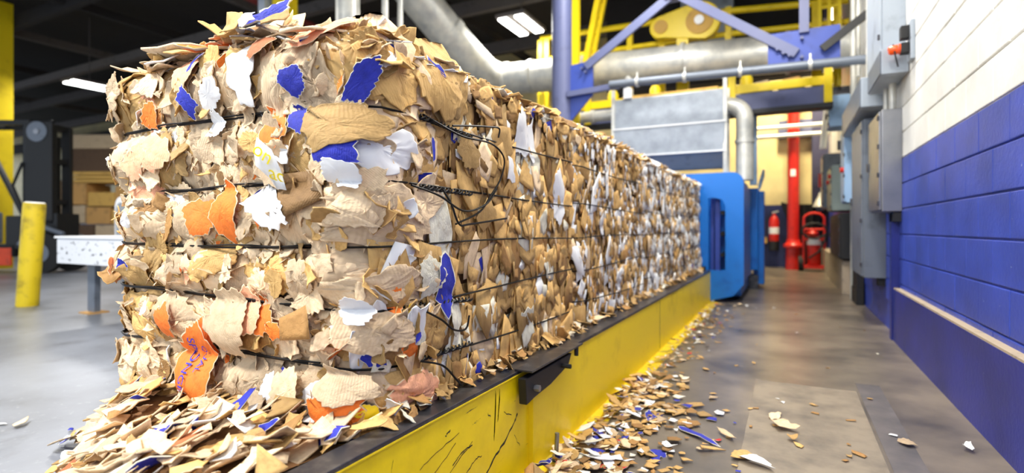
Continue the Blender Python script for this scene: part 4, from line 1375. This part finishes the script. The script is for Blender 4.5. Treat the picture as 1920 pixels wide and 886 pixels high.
MB().tube(hs, 0.022, 8).build('hose', M['black'], ct, smooth=True)
MB().lathe((0.5, 13.85, 0.80), [(0.1, 0), (0.13, 0.06), (0.08, 0.14)], 14).build('valve_cap', M['red'], ct, smooth=True)
# black curtain hanging behind the cart
cv = thing('black_curtain', 'black draped sheet hanging behind the red cart', 'curtain', (0.4, 14.6, 0.05))
n = 40
vs, fs = [], []
for j, z in enumerate((1.62, 1.55, 1.1, 0.6, 0.06)):
    for i in range(n + 1):
        u = i / n
        x = -0.14 + 1.0 * u if j < 2 else 0.02 + 0.14 * (j - 2) * 0.2 + (0.80 - 0.03 * j) * u
        vs.append((x, 14.62 + 0.035 * math.sin(u * 34 + j * 0.4), z - (0.12 * math.sin(u * math.pi) if j == 0 else 0)))
for j in range(4):
    for i in range(n):
        a = j * (n + 1) + i
        fs.append((a, a + 1, a + n + 2, a + n + 1))
o = len(vs)
vs += [(x, y + 0.01, z) for x, y, z in vs]
fs += [tuple(k + o for k in reversed(f)) for f in fs]
MB().add(vs, fs).build('sheet', M['black'], cv, smooth=True)
MB().lathe((0.68, 14.5, 1.48), [(0.16, 0), (0.12, 0.1), (0.05, 0.24), (0.02, 0.34)], 14).build('bell_lamp', M['galv'], None, smooth=True)
tag(bpy.data.objects['bell_lamp'], 'small grey bell shaped lamp above the black sheet', 'lamp')
tag(MB().box(0.60, 0.76, 14.55, 14.7, 1.40, 1.48).build('lamp_shelf', M['box_dark']), 'small bracket shelf under the bell lamp', 'shelf')
for z, lab in ((3.35, 'upper of two silver wall pipes above the cart'), (3.14, 'lower of two silver wall pipes above the cart')):
    tag(MB().tube([(-0.9, 14.05, z), (0.86, 14.05, z)], 0.05, 12).build('wall_pipe', M['galv'], smooth=True), lab, 'pipe', 'silver wall pipes')
tag(MB().box(-0.2, 0.52, 14.72, 14.98, 3.20, 3.62).build('cross_beam', M['beam_blue']), 'purple blue cross beam behind the silver wall pipes', 'beam')
ht_ = thing('slanting_tube', 'slanting white tube held off the wall at the end of the aisle', 'tube', (0.7, 12.2, 2.55))
MB().tube([(0.62, 12.2, 2.55), (0.72, 12.2, 3.6)], 0.06, 10).build('tube', M['white'], ht_, smooth=True)
MB().bar((0.71, 12.2, 3.4), (0.866, 12.2, 3.4), 0.05, 0.05).build('wall_arm', M['galv'], ht_)
tag(MB().box(-0.62, -0.46, 14.72, 14.98, 0.6, 0.76).build('outlet_box', M['lumber'], bevel=0.01), 'small yellow outlet box on the far wall', 'outlet')

# ------------------------------------------------------------------ cabinets along the block wall
def cabinet(label, x0, y0, y1, z0, z1, mat, doors=1, group='wall cabinets', name='wall_cabinet'):
    t = thing(name, label, 'cabinet', (x0, (y0 + y1) / 2, z0), group)
    box('body', mat, t, x0, WX - 0.008, y0, y1, z0, z1, bevel=0.006)
    w = (y1 - y0) / doors
    for k in range(doors):
        a, b_ = y0 + k * w + 0.012, y0 + (k + 1) * w - 0.012
        d = MB().box(x0 - 0.02, x0, a, b_, z0 + 0.015, z1 - 0.015).build('door', mat, t, bevel=0.004)
        for q in (0.08, 0.36, 0.64, 0.92):
            zz = z0 + (z1 - z0) * q
            MB().box(x0 - 0.034, x0 - 0.018, a - 0.008, a + 0.02, zz - 0.02, zz + 0.02).build('clamp', M['steel_dark'], d)
        MB().box(x0 - 0.04, x0 - 0.02, b_ - 0.05, b_ - 0.03, (z0 + z1) / 2 - 0.04, (z0 + z1) / 2 + 0.04).build('handle', M['steel_dark'], d)
    return t


cabinet('brushed steel cabinet, the nearest on the block wall', 0.715, 5.50, 6.20, 1.115, 1.985, M['stainless'])
tag(MB().box(0.80, 0.86, 5.52, 5.72, 1.03, 1.11).build('conduit_stub', M['black']), 'black conduit stub under the nearest steel cabinet', 'conduit')
cabinet('tall slate grey cabinet hung low behind the steel cabinet', 0.675, 6.32, 7.25, 0.48, 2.06, M['box_dark'], 1)
tag(MB().box(0.80, 0.86, 6.36, 6.50, 0.40, 0.478).build('conduit_stub', M['black']), 'black conduit stub under the tall slate cabinet', 'conduit')
t = thing('wire_trough', 'grey wiring trough running above the tall slate cabinet', 'trough', (0.62, 6.5, 2.1))
box('trough_body', M['box_grey'], t, 0.62, 0.85, 6.02, 7.9, 2.12, 2.40, bevel=0.006)
box('trough_lid', M['box_dark'], t, 0.61, 0.62, 6.03, 7.89, 2.13, 2.39)
t = thing('wire_trough', 'grey wiring trough with orange beacon above the steel cabinet', 'trough', (0.67, 5.4, 2.2))
box('trough_body', M['box_grey'], t, 0.672, 0.85, 5.18, 5.95, 2.21, 2.41, bevel=0.006)
box('trough_lid', M['box_dark'], t, 0.662, 0.672, 5.19, 5.94, 2.22, 2.40)
bc = thing('beacon_light', 'orange lensed beacon light on black clamps beside the wiring trough', 'beacon', (0.75, 5.1, 2.36))
MB().tube([(0.70, 5.06, 2.355), (0.715, 5.06, 2.358), (0.76, 5.06, 2.362)], [0.026, 0.036, 0.036], 16).build('orange_lens', M['orange_lens'], bc, smooth=True)
MB().tube([(0.765, 5.06, 2.362), (0.775, 5.06, 2.362)], 0.04, 16).build('lens_ring', M['orange_lens'], bc, smooth=True)
MB().box(0.775, 0.83, 5.02, 5.10, 2.32, 2.40).build('base', M['black'], bc, bevel=0.006)
MB().box(0.775, 0.83, 5.02, 5.10, 2.43, 2.53).build('clamp', M['black'], bc, bevel=0.006)
MB().tube([(0.73, 5.05, 2.40), (0.74, 5.02, 2.30), (0.76, 5.04, 2.22)], 0.006, 6).build('cable', M['black'], bc)
jb = thing('junction_box', 'small grey junction box on the white wall beside the beacon', 'box', (0.86, 5.05, 2.26))
box('body', M['box_grey'], jb, 0.83, 0.86, 4.98, 5.12, 2.26, 2.56, bevel=0.005)
box('lid_seam', M['box_dark'], jb, 0.829, 0.832, 4.98, 5.12, 2.415, 2.422)
cabinet('tall pale grey cabinet rising out of the top of the picture', 0.70, 5.34, 6.15, 2.42, 4.2, M['box_grey'])
for k, (x, y, z0, z1, r, lab) in enumerate([(0.80, 5.56, 1.99, 2.21, 0.028, 'right one of two short conduits between trough and steel cabinet'), (0.78, 5.75, 1.99, 2.21, 0.022, 'left one of two short conduits between trough and steel cabinet'),
                                           (0.78, 6.35, 2.40, 6.4, 0.045, 'nearest tall conduit rising from the wiring trough'), (0.80, 7.0, 2.40, 6.4, 0.035, 'second tall conduit rising from the wiring trough'),
                                           (0.80, 8.05, 2.90, 6.4, 0.03, 'third tall conduit rising from the wiring trough'), (0.80, 8.6, 0.0, 6.4, 0.04, 'farthest tall conduit on the block wall')]):
    tag(MB().tube([(x, y, z0), (x, y, z1)], r, 12).build('conduit', M['galv'], smooth=True), lab, 'conduit', 'conduits on the block wall')
t = cabinet('light blue control panel with a red button', 0.66, 7.95, 8.5, 1.30, 2.25, M['box_blue'])
MB().tube([(0.60, 8.05, 1.72), (0.642, 8.05, 1.72)], 0.035, 12).build('red_button', M['red'], t, smooth=True)
MB().bar((0.60, 8.2, 2.0), (0.60, 8.2, 2.12), 0.04, 0.03).build('switch_lever', M['black'], t)
t = thing('louvred_cabinet', 'black louvred cabinet standing below the light blue panel', 'cabinet', (0.7, 8.2, 0))
box('body', M['black'], t, 0.78, WX - 0.02, 7.98, 8.55, 0.2, 1.26)
for k in range(17):
    z = 0.60 + k * 0.038
    MB().bar((0.79, 7.965, z), (0.84, 7.965, z + 0.0), 0.03, 0.012).build('louvre', M['box_dark'], t)
for k in range(17):
    z = 0.60 + k * 0.038
    MB().bar((0.772, 8.02, z), (0.772, 8.52, z), 0.016, 0.012).build('louvre', M['box_dark'], t)
box('base', M['black'], t, 0.77, WX - 0.02, 7.97, 8.56, 0.0, 0.2)
t = cabinet('grey green disconnect box with red lights farther down the wall', 0.62, 9.6, 10.6, 1.25, 1.95, M['box_green'])
for y, z in ((9.7, 1.78), (10.1, 1.72)):
    MB().tube([(0.56, y, z), (0.602, y, z)], 0.035, 10).build('red_button', M['red'], t, smooth=True)
t = cabinet('small grey switch box nearest the end of the aisle', 0.60, 11.4, 12.2, 1.35, 2.35, M['box_dark'])
MB().bar((0.54, 11.6, 1.75), (0.54, 11.6, 2.0), 0.05, 0.05).build('red_lever', M['red'], t)
cabinet('dark cabinet standing low under the grey green box', 0.70, 9.2, 11.2, 0.52, 1.2, M['black'])
cabinet('pale box high on the wall beside the walkway', 0.55, 9.0, 9.5, 2.45, 2.9, M['box_blue'])
cg = thing('yellow_ladder_cage', 'yellow ladder cage at the end of the walkway beside the wall', 'ladder', (0.62, 9.9, 3.2))
for x in (0.45, 0.58, 0.72):
    MB().box(x - 0.025, x + 0.025, 9.7, 9.75, 3.2, 5.4).build('upright', M['yellow'], cg)
for k in range(6):
    MB().bar((0.44, 9.72, 3.4 + 0.35 * k), (0.73, 9.72, 3.4 + 0.35 * k), 0.03, 0.04).build('rung', M['yellow'], cg)

# ------------------------------------------------------------------ left: bollard, table, forklift, stacked goods
bo = thing('bollard', 'yellow steel bollard leaning on the grey floor', 'bollard', (-8.47, 3.15, 0))
bd = Vector((0.095 * CY, 0.095 * SY, 1.29))
p0 = Vector((-8.47, 3.15, 0.0))
MB().tube([p0, p0 + bd * 0.97, p0 + bd], [0.115, 0.115, 0.108], 22).build('post', M['bollard'], bo, smooth=True)
MB().tube([p0 + bd, p0 + bd * 1.008], [0.108, 0.09], 22).build('pale_cap', M['white'], bo, smooth=True)

tb = thing('white_table', 'chipped white steel outfeed table on a grey leg', 'table', (-5.6, 3.6, 0))
box('apron', M['chipped_white'], tb, -7.35, -2.9, 3.0, 3.06, 0.58, 0.86)
box('apron_end', M['chipped_white'], tb, -7.35, -7.29, 3.06, 4.3, 0.58, 0.86)
box('table_top', M['white'], tb, -7.37, -2.9, 2.98, 4.3, 0.86, 0.885, bevel=0.004)
for x in (-7.10, -3.4):
    for y in (3.25, 4.1):
        MB().prism([(x - 0.08, 0.0), (x + 0.07, 0.0), (x + 0.08, 0.6), (x - 0.08, 0.6)], 'y', y - 0.03, y + 0.03).build('leg', M['box_dark'], tb)
        box('foot_plate', M['carton'], tb, x - 0.12, x + 0.12, y - 0.1, y + 0.1, 0.0, 0.015)
ro = thing('moulded_cover', 'rounded grey moulded machine cover behind the white table', 'cover', (-8.5, 4.6, 0))
pl = [(-9.08, 0.70)] + arc(-8.92, 1.29, 0.16, 180, 90, 6) + arc(-8.05, 1.29, 0.16, 90, 0, 6) + [(-7.89, 0.70)]
MB().prism(pl, 'y', 4.42, 5.0).build('shell', M['white'], ro, bevel=0.02)
pl = [(-8.98, 0.75)] + arc(-8.86, 1.24, 0.12, 180, 90, 6) + arc(-8.10, 1.24, 0.12, 90, 0, 6) + [(-7.98, 0.75)]
MB().prism(pl, 'y', 4.39, 4.43).build('face_panel', M['motor_grey'], ro, bevel=0.006)
for x in (-8.9, -8.1):
    for y in (4.5, 4.9):
        box('leg', M['box_dark'], ro, x - 0.04, x + 0.04, y - 0.04, y + 0.04, 0, 0.70)
# forklift, built in its own axes: a to the right along its length, z up; then turned into place
FB = Vector((-15.18, 5.2, 0))


def fl(a, b_, z):
    b_ *= 0.6
    return (FB.x + a * CY - b_ * SY, FB.y + a * SY + b_ * CY, z)


def flbox(mb, a0, a1, b0, b1, z0, z1):
    vs = [fl(a, b_, z) for z in (z0, z1) for (a, b_) in ((a0, b0), (a1, b0), (a1, b1), (a0, b1))]
    return mb.add(vs, [(0, 3, 2, 1), (4, 5, 6, 7), (0, 1, 5, 4), (1, 2, 6, 5), (2, 3, 7, 6), (3, 0, 4, 7)])


fk = thing('forklift', 'dark forklift with raised black mast and orange side panel', 'forklift', fl(0, 0.6, 0))
flbox(MB(), -2.2, 0.25, 0.0, 1.2, 0.35, 0.62).build('chassis', M['rubber'], fk, bevel=0.03)
flbox(MB(), -2.3, 0.22, -0.02, 0.05, 0.16, 0.55).build('side_panel', M['fork_orange'], fk, bevel=0.02)
flbox(MB(), -2.4, -0.6, 0.05, 1.15, 0.62, 1.35).build('engine_cover', M['box_dark'], fk, bevel=0.06)
flbox(MB(), -1.2, -0.7, 0.25, 0.95, 1.35, 2.0).build('seat', M['black'], fk, bevel=0.05)
flbox(MB(), 0.05, 0.45, 0.05, 1.15, 0.5, 1.25).build('dashboard', M['black'], fk, bevel=0.04)
MB().tube([fl(0.45, -0.1, 0.62), fl(0.68, -0.1, 0.93), fl(0.92, -0.1, 1.02), fl(1.4, -0.1, 0.85)], 0.05, 8).build('fender', M['box_dark'], fk, smooth=True)
for b_ in (-0.02, 1.22):
    w = MB().tube([fl(0.92, b_ - 0.14, 0.44), fl(0.92, b_ - 0.12, 0.44), fl(0.92, b_ + 0.12, 0.44), fl(0.92, b_ + 0.14, 0.44)], [0.38, 0.44, 0.44, 0.38], 28).build('wheel', M['rubber'], fk, smooth=True)
    MB().tube([fl(0.92, b_ - 0.155, 0.44), fl(0.92, b_ - 0.13, 0.44)], 0.20, 20).build('rim', M['box_dark'], w, smooth=True)
    w = MB().tube([fl(-1.9, b_ - 0.1, 0.32), fl(-1.9, b_ + 0.1, 0.32)], 0.32, 24).build('wheel', M['rubber'], fk, smooth=True)
for b_ in (0.25, 0.95):
    flbox(MB(), 0.86, 1.06, b_ - 0.07, b_ + 0.07, 0.25, 3.25).build('mast_rail', M['black'], fk, bevel=0.01)
    flbox(MB(), 0.62, 0.78, b_ - 0.07, b_ + 0.07, 0.35, 3.05).build('mast_rail', M['black'], fk, bevel=0.01)
for z in (0.6, 1.5, 2.4, 3.15):
    flbox(MB(), 0.62, 1.0, 0.2, 1.0, z, z + 0.12).build('mast_crossbar', M['black'], fk)
flbox(MB(), 0.42, 1.08, 0.05, 0.18, 1.1, 3.34).build('mast_head', M['black'], fk, bevel=0.06)
MB().tube([fl(0.75, 0.02, 3.08), fl(0.75, 0.06, 3.08)], 0.22, 22).build('pulley', M['box_dark'], fk, smooth=True)
MB().tube([fl(0.75, -0.01, 3.08), fl(0.75, 0.02, 3.08)], 0.06, 14).build('pulley_hub', M['stainless'], fk, smooth=True)
for k, (x0_, z0_) in enumerate([(0.4, 1.15), (0.48, 1.3)]):
    MB().bar(fl(-0.2 + 0.1 * k, 0.1 + k, 2.5), fl(0.5, 0.1 + k, 1.15), 0.08, 0.08).build('guard_pillar', M['black'], fk)
MB().bar(fl(-1.9, 0.1, 3.28), fl(0.6, 0.1, 3.28), 0.08, 0.1).build('guard_roof_bar', M['black'], fk)
MB().bar(fl(-1.9, 1.1, 3.28), fl(0.6, 1.1, 3.28), 0.08, 0.1).build('guard_roof_bar', M['black'], fk)
for k in range(6):
    MB().bar(fl(-1.7 + 0.4 * k, 0.1, 3.3), fl(-1.7 + 0.4 * k, 1.1, 3.3), 0.05, 0.05).build('guard_slat', M['black'], fk)
for b_ in (0.1, 1.1):
    MB().bar(fl(-1.9, b_, 1.3), fl(-1.9, b_, 3.28), 0.08, 0.08).build('guard_post', M['black'], fk)
flbox(MB(), 1.08, 1.16, 0.1, 1.1, 0.5, 1.3).build('carriage', M['black'], fk)
for b_ in (0.3, 0.8):
    flbox(MB(), 1.12, 2.4, b_, b_ + 0.12, 0.30, 0.35).build('fork', M['steel_dark'], fk)
MB().tube([fl(0.45, 0.02, 2.4), fl(0.25, 0.0, 1.9), fl(0.5, 0.02, 1.3)], 0.03, 8).build('hydraulic_hose', M['rubber'], fk, smooth=True)

tag(MB().box(-17.5, -16.85, 5.4, 6.0, 0, 6.45).build('yellow_column', M['yellow']), 'broad yellow column at the left edge behind the forklift', 'column')

# stacked goods behind the table
G0 = Vector((-20.4, 9.5, 0))


def gbox(name, mt, a0, a1, z0, z1, depth, label, cat, group, b0=0.0, bevel=0.01):
    vs = []
    for z in (z0, z1):
        for a, b_ in ((a0, b0), (a1, b0), (a1, b0 + depth), (a0, b0 + depth)):
            vs.append((G0.x + a * CY - b_ * SY, G0.y + a * SY + b_ * CY, z))
    return tag(MB().add(vs, [(0, 3, 2, 1), (4, 5, 6, 7), (0, 1, 5, 4), (1, 2, 6, 5), (2, 3, 7, 6), (3, 0, 4, 7)]).build(name, M[mt], bevel=bevel), label, cat, group)


k = 0
for a0, a1, z0, z1, mt, lab in [(-1.1, 1.3, 0.0, 0.55, 'pile_dark', 'lowest dark carton of the stacked goods'), (-1.3, -0.2, 0.55, 1.12, 'pile_dark', 'dark carton low at the left of the stacked goods'),
                                (-0.15, 1.3, 0.55, 1.1, 'pale_carton', 'pale carton low at the right of the stacked goods'), (-1.3, -0.5, 1.15, 1.75, 'pale_carton', 'pale carton on the dark one at the left'),
                                (-0.45, 0.35, 1.12, 1.7, 'carton', 'tan carton in the middle of the stacked goods'), (0.4, 1.4, 1.12, 1.62, 'lumber', 'yellow tan carton at the right of the stacked goods'),
                                (-1.1, -0.45, 1.77, 2.5, 'carton', 'tan carton under the lumber at the left'), (-0.4, 0.5, 1.72, 2.2, 'lumber', 'yellow tan carton below the lumber'),
                                (0.52, 1.4, 1.64, 2.4, 'carton', 'tan carton at the right below the lumber')]:
    gbox('carton', mt, a0, a1, z0, z1 - 0.02, 1.1, lab, 'carton', 'stacked cartons')
for i in range(3):
    gbox('lumber_plank', 'lumber', -0.9, 1.5, 2.50 + 0.13 * i, 2.61 + 0.13 * i, 1.0, ('lowest', 'middle', 'topmost')[i] + ' yellow plank of the three under the dark board stack', 'plank', 'yellow planks')
for i in range(9):
    d = 0.03 * math.sin(i * 2.3)
    gbox('flat_board', 'pile_dark', -1.05 + d, 1.4 + d, 2.872 + 0.085 * i, 2.872 + 0.085 * i + 0.082, 1.0, 'dark flat cardboard bundle, number %s from the bottom of the stack' % ('one two three four five six seven eight nine'.split()[i]), 'cardboard', 'dark board bundles', bevel=0.004)
gbox('carton', 'pale_carton', -0.9, 0.9, 3.64, 4.10, 0.9, 'pale open carton on top of the dark board stack', 'carton', 'stacked cartons')
gbox('carton', 'pale_carton', -2.1, -1.45, 0.0, 2.6, 1.0, 'tall pale carton left of the stacked goods', 'carton', 'stacked cartons')
gbox('notice_sheet', 'white', -1.75, -1.5, 1.85, 2.35, 0.02, 'white notice sheet on the tall pale carton', 'notice', None, b0=-0.03, bevel=0)
